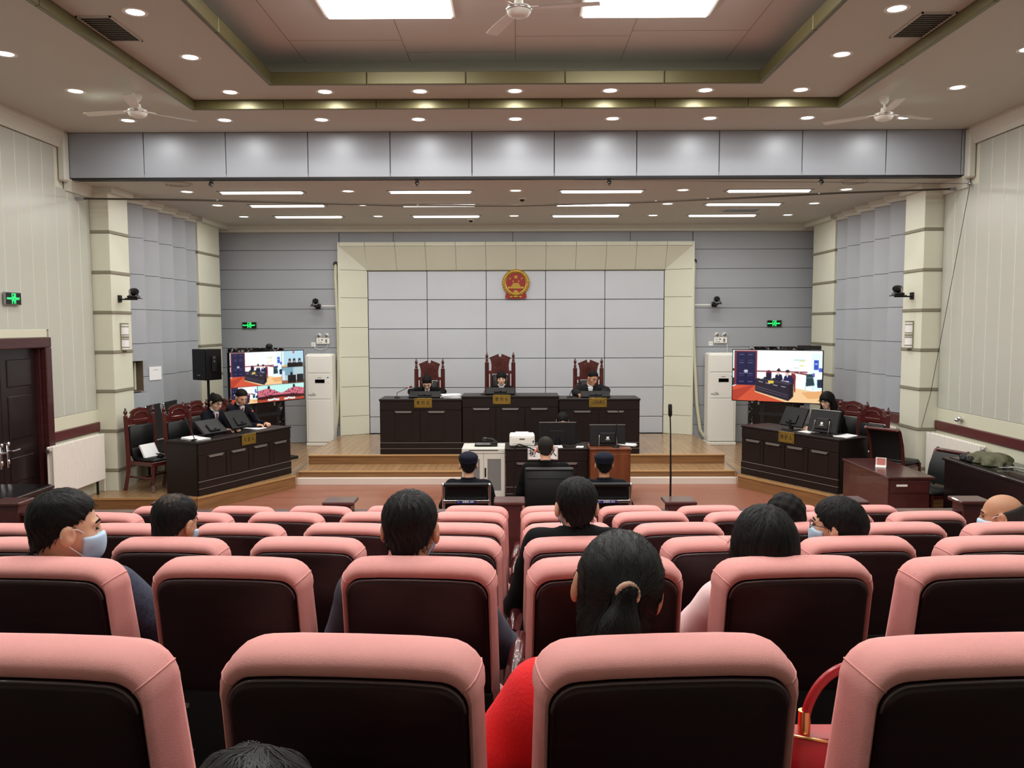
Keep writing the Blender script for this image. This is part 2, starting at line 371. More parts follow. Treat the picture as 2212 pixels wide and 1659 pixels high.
# ------------------------------------------------------------------ saw-tooth grey side walls of the stage
ZG = [1.20, 1.755, 2.285, 2.81, 3.345, 3.90, 4.44]
for sx, nm, lb in ((-1, 'wall_stage_left', 'saw-tooth grey panel wall with an open meter niche'), (1, 'wall_stage_right', 'saw-tooth grey panel wall behind the defender chairs')):
    r = thing(nm, lb, 'wall', kind='structure')
    MB().box(sx * (W + .14), sx * (W + .3), 12.3, 16.7, 0, ZS + .2).build('base', 'joint_dark', r)
    for i in range(5):
        y0, y1 = 12.33 + .548 * i, 12.33 + .548 * (i + 1)
        for za, zb in (((1.2, 1.53), (2.02, 4.44)) if sx < 0 and i == 0 else ((1.2, 4.44),)):
            MB().prism(side(sx, [(W + .14, y0), (W + .14, y1), (5.752, y1), (5.962, y0)] if not (sx < 0 and i == 1) else [(W + .14, 13.045), (W + .14, y1), (5.752, y1), (5.93, 13.045)]), za, zb).build('backing', 'joint_dark', r)
        if sx < 0 and i == 1:
            for za, zb in ((1.2, 1.53), (2.02, 4.44)): MB().prism(side(sx, [(W + .14, y0), (W + .14, 13.045), (5.93, 13.045), (5.97, y0)]), za, zb).build('backing', 'joint_dark', r)
        for j in range(6):
            zs = [(ZG[j] + .004, ZG[j + 1] - .004)]
            if sx < 0 and i in (0, 1) and j in (0, 1):      # the open meter niche cuts these panels
                zs = [(ZG[j] + .004, 1.53)] if j == 0 else [(2.02, ZG[j + 1] - .004)]
            if sx < 0 and i == 1 and j in (0, 1):
                z0, z1 = ZG[j] + .004, ZG[j + 1] - .004; yc = 13.04
                xa = 5.95 + (5.74 - 5.95) * (yc - y0) / (y1 - y0)
                MB().prism(side(sx, [(W, yc), (W, y1), (5.74, y1), (xa, yc)]), z0, z1).build('panel', 'grey_panel', r)
                zz_ = zs[0]; MB().prism(side(sx, [(W, y0), (W, yc), (xa, yc), (5.95, y0)]), zz_[0], zz_[1]).build('panel', 'grey_panel', r); continue
            for z0, z1 in zs: MB().prism(side(sx, [(W, y0), (W, y1 - .002), (5.74, y1 - .002), (5.95, y0)]), z0, z1).build('panel', 'grey_panel', r)
    MB().prism(side(sx, [(W, 12.33), (W, 15.02), (5.74, 15.02), (5.74, 12.33)]), 1.06, 1.195).build('wood_rail', 'trim_wood', r)
    MB().prism(side(sx, [(W, 12.33), (W, 15.02), (5.79, 15.02), (5.79, 12.33)]), .2, 1.06).build('dado', 'cream_paint', r)
# ------------------------------------------------------------------ back wall
r = thing('wall_back', 'stage back wall of grey planks round a cream frame and silver panels', 'wall', kind='structure')
bs = MB(); bs.box(-W - .3, -3.48, YW + .02, YW + .3, 0, ZS + .2); bs.box(3.48, W + .3, YW + .02, YW + .3, 0, ZS + .2); bs.box(-3.48, 3.48, YW + .02, YW + .3, 4.16, ZS + .2); bs.box(-3.48, 3.48, YW + .24, YW + .3, 0, 4.16); bs.build('base', 'joint_dark', r)
GZ = [.2, .55, .942, 1.33, 1.718, 2.105, 2.491, 2.876, 3.27, 3.652, 4.034, 4.44]
for sx in (-1, 1):
    for j in range(len(GZ) - 1):
        xs = [(3.50, W)]
        if GZ[j + 1] < 2.11: xs = [(3.50, 4.64), (5.74, W)]
        for xa, xb in xs:
            MB().box(sx * xa, sx * xb, YW, YW + .03, GZ[j] + .004, GZ[j + 1] - .004, c=.003).build('plank', 'grey_panel', r)
xs = [-3.49, -2.42, -.06, 2.26, 3.49]
for i in range(4): MB().box(xs[i] + .004, xs[i + 1] - .004, YW, YW + .03, 4.19, 4.44, c=.003).build('plank', 'grey_panel', r)
XP = [-2.965, -1.779, -.593, .593, 1.779, 2.965]; ZP = [.362, .70, 1.29, 1.883, 2.475, 3.06, 3.64]
MB().box(-2.98, 2.98, 16.705, 16.75, .36, 3.65).build('panel_backing', 'joint_dark', r)
for i in range(5):
    for j in range(6): MB().box(XP[i] + .006, XP[i + 1] - .006, 16.675, 16.71, ZP[j] + .006, ZP[j + 1] - .006, c=.005).build('silver_panel', 'silver_panel', r)
# cream splayed frame
XO, XI, YO, YI, ZO, ZI = 3.47, 2.972, 16.40, 16.665, 4.10, 3.645
fz = [.36, .74, 1.33, 1.92, 2.51, 3.10, 3.645]
MB().box(-3.50, 3.50, 16.56, 16.6, .36, 4.18).build('frame_backing', 'joint_brown', r) if False else None
for sx in (-1, 1):
    for j in range(6):
        z0, z1 = fz[j] + .004, fz[j + 1] - .004
        MB().prism(side(sx, [(XO, YO), (XO, YI + .08), (XI, YI + .08), (XI, YI)]), z0, z1).build('frame_tile', 'cream_tile', r)
    MB().prism(side(sx, [(XO - .01, YO + .03), (XO - .01, YI + .08), (XI, YI + .08), (XI, YI + .02)]), .36, 3.65).build('frame_core', 'joint_brown', r)
    # mitred top corner of the side
    P = [(XI, YI, 3.649), (XO, YO, 3.649), (XO, YI + .08, 3.649), (XI, YI + .08, 3.649), (XI, YI, 3.65), (XO, YO, ZO), (XO, YI + .08, ZO), (XI, YI + .08, 3.651)]
    P = [(sx * x, y, z) for x, y, z in P]
    MB().hexa(P if sx > 0 else [P[i] for i in (3, 2, 1, 0, 7, 6, 5, 4)]).build('frame_tile', 'cream_tile', r)
    MB().box(sx * XO, sx * (XO + .035), YO - .004, YI + .08, .36, 4.18, c=.003).build('frame_edge', 'cream_tile', r)
for i in range(12):
    xa, xb = -XI + (i - 1) * .5944, -XI + i * .5944
    if i == 0: T = ((-XI + .002, -XO), (-XI, -XO)); 
    x0b, x1b = max(-XI, xa), min(XI, xb)            # inner (bottom) edge
    x0t, x1t = (max(-XO, xa) if i > 0 else -XO), (min(XO, xb) if i < 11 else XO)
    if i == 0: x0b, x1b, x0t, x1t = -XI, -XI + .001, -XO, -XI
    if i == 11: x0b, x1b, x0t, x1t = XI - .001, XI, XI, XO
    g = .003
    MB().hexa([(x0b + g, YI, ZI), (x1b - g if i not in (0, 11) else x1b + g, YI, ZI), (x1b - g if i not in (0, 11) else x1b + g, YI + .08, ZI), (x0b + g, YI + .08, ZI),
               (x0t + g, YO, ZO), (x1t - g, YO, ZO), (x1t - g, YI + .08, ZO + .001), (x0t + g, YI + .08, ZO + .001)]).build('frame_tile', 'cream_tile', r)
    MB().box(x0t + g, x1t - g, YO - .004, YI + .08, ZO + .004, 4.18, c=.003).build('frame_edge', 'cream_tile', r)
b = MB(); b.hexa([(-XI, YI + .02, ZI + .004), (XI, YI + .02, ZI + .004), (XI, YI + .07, ZI + .004), (-XI, YI + .07, ZI + .004), (-XO, YO + .03, ZO), (XO, YO + .03, ZO), (XO, YI + .07, ZO), (-XO, YI + .07, ZO)]); b.build('frame_core', 'joint_brown', r)
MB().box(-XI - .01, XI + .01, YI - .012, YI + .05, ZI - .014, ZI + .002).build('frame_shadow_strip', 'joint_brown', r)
# ------------------------------------------------------------------ ceilings
XA, XB, YA, YBk = 3.81, 2.71, 9.95, -1.2          # outer recess half width, inner recess half width, far y, near y
YA2, YB2 = 9.31, -.5
c = thing('ceiling', 'warm white stepped ceiling with two olive-gold fascia rings', 'ceiling', kind='structure')
def ring(nm, m, xo, ya, yb, xi, yc, yd, z0, z1):
    b = MB(); b.box(-xo, xo, yc, ya, z0, z1); b.box(-xo, xo, yb, yd, z0, z1); b.box(-xo, -xi, yd, yc, z0, z1); b.box(xi, xo, yd, yc, z0, z1); return b.build(nm, m, c)
ring('outer_ceiling', 'ceiling_paint', W + .2, YB + .02, YREAR - .1, XA, YA, YBk, ZM, ZM + .06)
ring('middle_ceiling', 'ceiling_paint', XA + .25, YA + .25, YBk - .25, XB, YA2, YB2, ZMID, ZMID + .08)
MB().box(-XB - .5, XB + .5, YB2 - .5, YA2 + .5, ZIN, ZIN + .05).build('inner_ceiling', 'ceiling_paint_lifted', c)  # ceiling paint lightened here to stand in for bounce light in the recess
ring('cove_wall', 'ceiling_paint', XB + .5, YA2 + .5, YB2 - .5, XB + .45, YA2 + .45, YB2 - .45, ZMID + .08, ZIN)
ring('outer_gap', 'joint_dark', XA + .24, YA + .24, YBk - .24, XA + .2, YA + .2, YBk - .2, ZM + .06, ZMID)
# gold fascias in lengths
def fascia(xh, ya, yb, z0, z1, nx, ny, t=.05):
    xs = [-xh + 2 * xh * i / nx for i in range(nx + 1)]
    for i in range(nx): MB().box(xs[i] + .003, xs[i + 1] - .003, ya - t, ya, z0, z1, c=.006).build('fascia', 'gold_trim', c)
    ys_ = [yb + (ya - t - yb) * i / ny for i in range(ny + 1)]
    for sx in (-1, 1):
        for i in range(ny): MB().box(sx * xh, sx * (xh - t), ys_[i] + .003, ys_[i + 1] - .003, z0, z1, c=.006).build('fascia', 'gold_trim', c)
fascia(XA, YA, YBk, ZM - .012, ZMID - .002, 7, 7)
fascia(XB, YA2, YB2, ZMID - .012, ZMID + .125, 5, 6)
# thin joints of the inner ceiling boards
b = MB()
for x in (-2.4, -1.2, 0, 1.2, 2.4): b.box(x - .002, x + .002, 4.5, YA2 + .4, ZIN - .001, ZIN + .01)
for x0, x1, y in ((-2.4, -1.2, 9.0), (0, 1.2, 8.9), (1.2, 2.4, 8.75), (-1.2, 0, 9.4)): b.box(x0, x1, y - .002, y + .002, ZIN - .001, ZIN + .01)
b.build('board_joints', 'joint_brown', c)
struct(MB().box(-W - .2, W + .2, YB + .02, YW + .2, ZS, ZS + .06).build('ceiling_stage', 'ceiling_paint'), 'flat ceiling over the stage with tube light troughs', 'ceiling')
# bulkhead
r = thing('wall_bulkhead', 'grey panelled bulkhead between the hall and stage ceilings', 'bulkhead', kind='structure')
MB().box(-W, W, YB + .03, YB + .2, ZS, ZM + .06).build('base', 'joint_dark', r)
xs = [-5.90] + [-4.895 + 1.0875 * i for i in range(10)] + [5.90]; 
xs = [-5.905, -4.91, -3.825, -2.74, -1.655, -.575, .51, 1.595, 2.68, 3.77, 4.87, 5.86, 5.905]
for i in range(12): MB().box(xs[i] + .005, xs[i + 1] - .005, YB, YB + .04, ZS + .012, ZM - .004, c=.005).build('panel', 'bulkhead_panel', r)
MB().box(-5.9, 5.9, YB + .006, YB + .1, ZS - .01, ZS + .012).build('bottom_strip', 'dark_metal', r)
# ------------------------------------------------------------------ doors
d = thing('door_1', 'dark brown double door in a red wooden frame on the left wall', 'door', (-W, 0, 0), kind='structure')
MB().box(-.03, .045, 10.44, 10.57, 0, 2.288, c=.01).build('door_frame', 'red_wood', d); MB().box(-.03, .045, 8.78, 8.91, 0, 2.288, c=.01).build('door_frame', 'red_wood', d); MB().box(-.03, .045, 8.78, 10.57, 2.29, 2.42, c=.01).build('door_frame', 'red_wood', d)
MB().box(-.25, -.03, 10.40, 10.45, 0, 2.3).build('jamb', 'red_wood', d); MB().box(-.25, -.03, 8.9, 8.95, 0, 2.3).build('jamb', 'red_wood', d)
for y0, y1, hs in ((8.95, 9.67, 1), (9.68, 10.40, -1)):
    lf = MB().box(-.12, -.075, y0, y1, .0, 2.29, c=.004).build('door_leaf', 'dark_wood', d)
    for z0, z1 in ((.18, .55), (.68, .98), (1.2, 1.72), (1.83, 2.16)): MB().box(-.08, -.062, y0 + .12, y1 - .12, z0, z1, c=.012).build('raised_panel', 'dark_wood', lf)
    yh = y1 - .06 if hs > 0 else y0 + .06
    h = MB(); h.box(-.075, -.06, yh - .022, yh + .022, .88, 1.18, c=.006); h.tube([(-.06, yh, 1.08), (-.005, yh, 1.08), (.0, yh - hs * .03, 1.08), (.0, yh - hs * .13, 1.085)], .010, 8); h.ell((-.055, yh, 1.165), (.02, .026, .026)); h.ell((-.055, yh, .95), (.012, .018, .03))
    h.build('door_handle', 'chrome', lf, smooth=40)
for sx, nm, lb in ((-1, 'door_2', 'dark wooden door in a black marble surround behind the left television'), (1, 'door_3', 'dark wooden door in a black marble surround behind the right television')):
    d = thing(nm, lb, 'door', kind='structure')
    f = MB(); f.box(sx * 4.64, sx * 4.75, YW - .03, YW + .03, .2, 2.11); f.box(sx * 5.63, sx * 5.74, YW - .03, YW + .03, .2, 2.11); f.box(sx * 4.75, sx * 5.63, YW - .03, YW + .03, 2.0, 2.11); f.build('marble_surround', 'marble_black', d)
    lf = MB().box(sx * 4.75, sx * 5.63, YW + .0, YW + .04, .2, 2.0).build('door_leaf', 'dark_wood', d)
    for z0, z1 in ((.35, .95), (1.1, 1.85)): MB().box(sx * 4.9, sx * 5.48, YW - .012, YW + .01, z0, z1, c=.01).build('raised_panel', 'dark_wood', lf)
    h = MB(); h.box(sx * 4.82, sx * 4.86, YW - .016, YW, .95, 1.25, c=.005); h.tube([(sx * 4.84, YW - .01, 1.17), (sx * 4.84, YW - .06, 1.17), (sx * 4.95, YW - .06, 1.17)], .01); h.build('door_handle', 'chrome', lf, smooth=40)
# ------------------------------------------------------------------ ceiling lamps and fittings
def area(parent, shape, sx, sy, power, loc, colr=(1, .99, .94)):
    l = bpy.data.lights.new('lamp', 'AREA'); l.shape = shape; l.size = sx
    if shape == 'RECTANGLE': l.size_y = sy
    l.energy = power; l.color = colr
    o = bpy.data.objects.new('lamp', l); col.objects.link(o); o.parent = parent; o.location = loc
    return o
def downlight(x, y, z, lb, grp, power=P_DOWN):
    t = thing('downlight', lb, 'downlight', (x, y, z), group=grp)
    MB().lathe([(.075, .004), (.075, -.004), (.088, -.008), (.104, -.006), (.108, .004)], n=24).build('rim', 'white_enamel', t, smooth=40)
    MB().lathe([(.001, .0), (.08, .0), (.08, -.003), (.001, -.004)][::-1], n=24).build('diffuser', 'lamp_white', t)
    area(t, 'DISK', .15, 0, power, (0, 0, -.012))
G1, G2, G3 = 'down lights in the outer ceiling ring', 'down lights between the gold fascias', 'round down lights over the stage'
ords = ['first', 'second', 'third', 'fourth', 'fifth', 'sixth', 'seventh', 'eighth', 'ninth', 'tenth', 'eleventh', 'twelfth']
for i in range(9):
    downlight(-4.8 + 1.2 * i, 10.45, ZM, 'round down light in the row against the grey bulkhead, %s from the left' % ords[i], G1)
for sx, sn in ((-1, 'left'), (1, 'right')):
    for i in range(8): downlight(sx * 4.76, 9.15 - 1.24 * i, ZM, 'round down light along the %s wall, %s counted from the bulkhead' % (sn, ords[i + 1]), G1)
for i in range(7): downlight(-3.23 + 1.075 * i, 9.58, ZMID, 'round down light between the two gold fascias, %s from the left' % ords[i], G2)
for sx, sn in ((-1, 'left'), (1, 'right')):
    for i in range(7): downlight(sx * 3.2, 8.35 - 1.18 * i, ZMID, 'round down light on the %s run between gold fascias, %s from the corner' % (sn, ords[i]), G2)
for y, xs, rw in ((12.17, (-4.77, -2.43, 0, 2.42, 4.78), 'front'), (13.55, (-4.82, -2.47, 2.45, 4.81), 'middle'), (14.97, (-4.86, -2.46, -.03, 2.45, 4.85), 'back')):
    for i, x in enumerate(xs): downlight(x, y, ZS, 'small round light in the %s row of stage lights, %s from the left' % (rw, ords[i]), G3, P_DOWN * .8)
# tube light troughs over the stage
for y, rw in ((12.23, 'front'), (13.59, 'middle'), (14.97, 'back')):
    for i, x in enumerate((-3.70, -1.24, 1.25, 3.68)):
        t = thing('tube_light', 'long glowing trough light in the %s stage row, %s from the left' % (rw, ords[i]), 'ceiling light', (x, y, ZS), group='trough lights over the stage')
        f = MB(); 
        for a in (-1, 1):
            f.box(a * .60, a * .63, -.10, .10, -.010, .0); f.box(-.60, .60, a * .08, a * .10, -.010, .0)
        f.build('frame', 'steel', t)
        n = 12; V = []; b = MB()
        P = arc(0, -.004, .075, PI, 2 * PI, 10); P = [(p[0], -.004 + (p[1] + .004) * .35) for p in P]
        b.prism_x([(p[0], p[1]) for p in P], -.575, .575); b.build('diffuser', 'lamp_white', t, smooth=40)
        area(t, 'RECTANGLE', 1.14, .13, P_TUBE, (0, 0, -.04))
# large panels in the inner recess
for y, rw in ((7.66, 'nearest the stage'), (5.0, 'over the front seats'), (2.4, 'over the rear seats')):
    for x, sn in ((-1.21, 'left'), (1.25, 'right')):
        t = thing('ceiling_panel_light', 'bright square ceiling panel %s, %s of the central fan' % (rw, sn), 'ceiling light', (x, y, ZIN), group='square panel lights in the inner recess')
        f = MB()
        for a in (-1, 1): f.box(a * .60, a * .63, -.63, .63, -.03, 0); f.box(-.6, .6, a * .60, a * .63, -.03, 0)
        f.build('frame', 'white_enamel', t); MB().box(-.6, .6, -.6, .6, -.05, -.002, c=.01).build('diffuser', 'lamp_white', t)
        area(t, 'SQUARE', 1.15, 0, P_PANEL, (0, 0, -.056))
# ceiling fans
def fan(x, y, zc, zh, lb, rz):
    t = thing('ceiling_fan', lb, 'ceiling fan', (x, y, zc), rz, 'ceiling fans')
    h = zh - zc
    MB().lathe([(.001, 0), (.055, 0), (.05, -.05), (.03, -.085), (.001, -.09)][::-1], n=20).build('canopy', 'white_enamel', t, smooth=40)
    MB().tube([(0, 0, -.05), (0, 0, h + .06)], .012).build('rod', 'white_enamel', t)
    MB().lathe([(.001, h + .1), (.035, h + .09), (.04, h + .05), (.06, h + .045), (.098, h + .03), (.105, h + .01), (.10, h - .01), (.085, h - .035), (.05, h - .05), (.001, h - .052)][::-1], n=24).build('motor', 'white_enamel', t, smooth=40)
    MB().lathe([(.106, h + .018), (.109, h + .01), (.106, h - .002)], n=24).build('motor_ring', 'chrome', t, smooth=True)
    for k in range(3):
        b = MB(); b.M = Matrix.Rotation(2 * PI * k / 3, 4, 'Z')
        b.box(.09, .2, -.022, .022, h + .02, h + .026)
        V = []
        for i in range(7):
            s_ = i / 6; xx = .17 + .50 * s_; hw = .042 + .014 * math.sin(s_ * 2.4)
            V += [(xx, -hw, h + .014), (xx, 0, h + .020), (xx, hw, h + .024)]
        F = []
        for i in range(6): 
            for j in range(2): a = i * 3 + j; F.append((a, a + 3, a + 4, a + 1))
        n0 = len(V); V2 = [(p[0], p[1], p[2] + .004) for p in V]
        b.add(V + V2, [f[::-1] for f in F] + [tuple(i + n0 for i in f) for f in F]); b.build('blade', 'white_enamel', t)
fan(0.03, 7.08, ZIN, 5.16, 'white three-blade ceiling fan between the bright ceiling panels', 1.95)
fan(-4.14, 9.25, ZM, 4.89, 'white three-blade ceiling fan near the left wall', 2.9)
fan(4.13, 9.5, ZM, 4.88, 'white three-blade ceiling fan near the right wall', .35)
# air vents
for sx, sn in ((-1, 'left'), (1, 'right')):
    t = thing('air_vent', 'slatted ceiling vent beside the %s outer gold fascia' % sn, 'air vent', (sx * 3.6, 7.56, ZMID), group='slatted ceiling vents')
    f = MB()
    for a in (-1, 1): f.box(a * .15, a * .135, -.31, .31, -.012, 0); f.box(-.15, .15, a * .31, a * .295, -.012, 0)
    f.build('frame', 'ceiling_paint', t); MB().box(-.135, .135, -.295, .295, -.003, 0).build('backing', 'band_grey', t)
    for i in range(13): b = MB(); b.M = Matrix.Translation((0, -.276 + .046 * i, -.006)) @ Matrix.Rotation(.6, 4, 'X'); b.box(-.135, .135, -.015, .015, -.001, .001); b.build('slat', 'steel', t)
t = thing('air_vent', 'slatted vent between the trough lights on the stage ceiling', 'air vent', (3.83, 14.3, ZS), group='slatted ceiling vents')
MB().box(-.32, .32, -.2, .2, -.012, 0).build('frame', 'ceiling_paint', t)
for i in range(9): MB().box(-.28, .28, -.17 + .04 * i, -.148 + .04 * i, -.018, -.012).build('slat', 'steel', t)
for sx, sn in ((-1, 'left'), (1, 'right')):
    t = thing('round_diffuser', 'round slotted air diffuser on the stage ceiling, %s end' % sn, 'air vent', (sx * 4.63, 11.5, ZS), group='round air diffusers')
    for i, r_ in enumerate((.19, .14, .09, .045)): MB().lathe([(r_, 0), (r_, -.014), (r_ - .028, -.02), (r_ - .032, -.004), (r_ - .032, 0)], n=28).build('ring', 'ceiling_paint', t, smooth=40)
# small dome cameras under the bulkhead, detectors on the stage ceiling
for i, x in enumerate((-4.08, -1.32, 1.25, 4.08)):
    t = thing('bulb_camera', 'small round camera hanging under the bulkhead, %s from the left' % ords[i], 'camera', (x, 11.25, ZS), group='small cameras under the bulkhead')
    MB().lathe([(.001, 0), (.025, 0), (.025, -.02), (.001, -.022)][::-1], n=14).build('mount', 'steel', t, smooth=40)
    MB().ell((0, 0, -.055), (.035, .035, .04), 14, 10).build('ball', 'steel', t, smooth=True)
    MB().lathe([(.016, 0), (.016, -.03), (.001, -.032)][::-1], (0, -.02, -.06), 12, 'y').build('lens', 'black_gloss', t, smooth=40)
for x, y, lb in ((.1, 12.9, 'dark dome detector on the stage ceiling behind the front lights'), (-.83, 15.45, 'dark dome detector close to the back wall moulding')):
    t = thing('dome_detector', lb, 'detector', (x, y, ZS), group='dome detectors')
    MB().lathe([(.001, 0), (.06, 0), (.06, -.02), (.05, -.024), (.001, -.026)][::-1], n=18).build('base', 'white_plastic', t, smooth=40)
    MB().ell((0, 0, -.024), (.042, .042, .034), 14, 8).build('dome', 'black_gloss', t, smooth=True)
# curtain pipe sagging across the stage opening
P = [(-5.86, 11.38, 4.285), (-4.4, 11.38, 4.262), (-3.0, 11.38, 4.222), (-1.5, 11.38, 4.178), (0, 11.38, 4.170), (1.5, 11.38, 4.205), (3.0, 11.38, 4.262), (4.4, 11.38, 4.325), (5.86, 11.38, 4.372)]
t = thing('ceiling_pipe', 'thin sagging curtain pipe spanning the stage opening below the lights', 'pipe')
MB().tube(P, .013, 8).build('pipe', 'pipe_brown', t, smooth=True)
for i, (x, z) in enumerate(((-4.05, 4.25), (-1.33, 4.175), (1.9, 4.22), (4.1, 4.31), (2.6, 4.25))): MB().tube([(x, 11.38, z), (x, 11.38, z + .015), (x, 11.38, z + .02)], [.016, .016, .003]).build('hanger', 'steel', t)
for sx in (-1, 1): MB().box(sx * 5.86, sx * W, 11.36, 11.40, (4.285 if sx < 0 else 4.372) - .02, (4.285 if sx < 0 else 4.372) + .02).build('bracket', 'steel', t)
t = thing('steel_wire', 'thin taut wire slanting down the right wall to the pilaster', 'wire')
MB().tube([(5.93, 11.0, 4.37), (5.86, 11.70, 1.59), (5.755, 11.725, 1.09)], .004, 6).build('cable', 'dark_metal', t)
MB().ell((5.93, 11.0, 4.38), (.03, .03, .03)).build('pulley', 'steel', t, smooth=True)
MB().tube([(5.93, 11.0, 4.38), (0, 11.06, 4.47)], .003, 6).build('cable', 'dark_metal', t)
# ------------------------------------------------------------------ furniture
def court_desk(lb, loc, rz, L, H, D, hs, grp, ends=True):
    """panelled court desk; local x runs along the front, +y is the seated side"""
    t = thing('court_desk', lb, 'desk', loc, rz, grp)
    bd = MB(); bd.box(.0, L, .02, .04, .0, H - .03); bd.box(0, .03, .02, D, 0, H - .03); bd.box(L - .03, L, .02, D, 0, H - .03); bd.build('carcass', 'espresso', t)
    MB().box(-.012, L + .012, .0, D, H - .035, H, c=.006).build('desktop', 'espresso', t)
    MB().box(.004, L - .004, .004, .03, H - .19, H - .045, c=.004).build('frieze', 'espresso', t)
    n = len(hs); bnd = [0] + [(hs[i] + hs[i + 1]) / 2 for i in range(n - 1)] + [1]
    for i in range(n):
        xa, xb = bnd[i] * L + .006, bnd[i + 1] * L - .006; hc = hs[i] * L
        p = MB().box(xa, xb, .008, .03, .205, H - .20, c=.004).build('front_panel', 'espresso', t)
        MB().box(hc - .14, hc + .14, .002, .02, .23, H - .25, c=.003).build('inner_panel', 'espresso', p)
        h = MB(); h.prism_y([(hc - .145, H - .205), (hc + .145, H - .205), (hc + .125, H - .235), (hc - .125, H - .235)], -.022, .012); h.build('handle', 'steel', p)
    for z0, z1 in ((.105, .19), (.0, .09)): MB().box(.0, L, .002, .03, z0, z1, c=.003).build('plinth_board', 'espresso', t)
    for z in (.097, .197): MB().box(0, L, -.004, .03, z - .004, z + .004).build('metal_strip', 'steel', t)
    return t
GB = 'dark court desks'
court_desk('dark judges bench section carrying the first gold nameplate', (-2.32, 14.0, .36), 0, 1.398, .945, .62, (.288, .69), GB)
court_desk('taller middle section of the dark judges bench', (-.918, 13.985, .36), 0, 1.636, .995, .64, (.20, .50, .80), GB)
court_desk('dark judges bench section in front of the man in a dark jacket', (.722, 14.0, .36), 0, 1.375, .945, .62, (.29, .70), GB)
aL = math.atan2(1.84, .80)
court_desk('dark prosecution desk set at an angle on the dais', (-4.375, 11.285, .206), aL, 1.97, .752, .60, (.16, .39, .63, .86), GB)
aR = math.atan2(-1.64, .90)
court_desk('dark defence desk set at an angle on the dais', (3.55, 13.0, .206), aR, 1.87, .765, .60, (.14, .36, .59, .83), GB)
# name plates
def plate(txt, lb, loc, rz, wd=.30, ht=.158, size=.082, sx=.78):
    t = thing('nameplate', lb, 'nameplate', loc, rz, 'gold nameplates')
    MB().box(-wd / 2, wd / 2, -.006, .0, -ht / 2, ht / 2, c=.002).build('plate', 'brass', t)
    f = MB(); a, b_ = wd / 2 - .014, ht / 2 - .014
    for s_ in (-1, 1): f.box(s_ * a, s_ * (a - .003), -.0075, -.005, -b_, b_); f.box(-a, a, -.0075, -.005, s_ * b_, s_ * (b_ - .003))
    for q in (-1, 1):
        for s_ in (-1, 1): f.box(q * (a - .003), q * (a - .02), -.0075, -.005, s_ * (b_ - .003), s_ * (b_ - .014))
    f.build('border', 'brass_dark', t)
    text_mesh(txt, size, 'lettering', 'brass_dark', t, (0, -.0075, -.004), (PI / 2, 0, 0), .001, .0016, sx=sx)
plate('审 判 员', 'gold nameplate on the left section of the judges bench', (-1.58, 13.995, 1.238), 0)
plate('审 判 长', 'gold nameplate on the taller middle bench section', (-.245, 13.98, 1.297), 0)
plate('人民陪审员', 'gold nameplate with five characters on the right bench section', (1.385, 13.995, 1.24), 0, sx=.58)
def on_desk(o, a, x, y, z=0): return (o[0] + math.cos(a) * x - math.sin(a) * y, o[1] + math.sin(a) * x + math.cos(a) * y, o[2] + z)
OL, OR = (-4.375, 11.285, .206), (3.55, 13.0, .206)
plate('公 诉 人', 'gold nameplate on the prosecution desk', on_desk(OL, aL, 1.00, -.003, .672), aL)
plate('辩 护 人', 'gold nameplate on the defence desk', on_desk(OR, aR, .93, -.003, .682), aR)
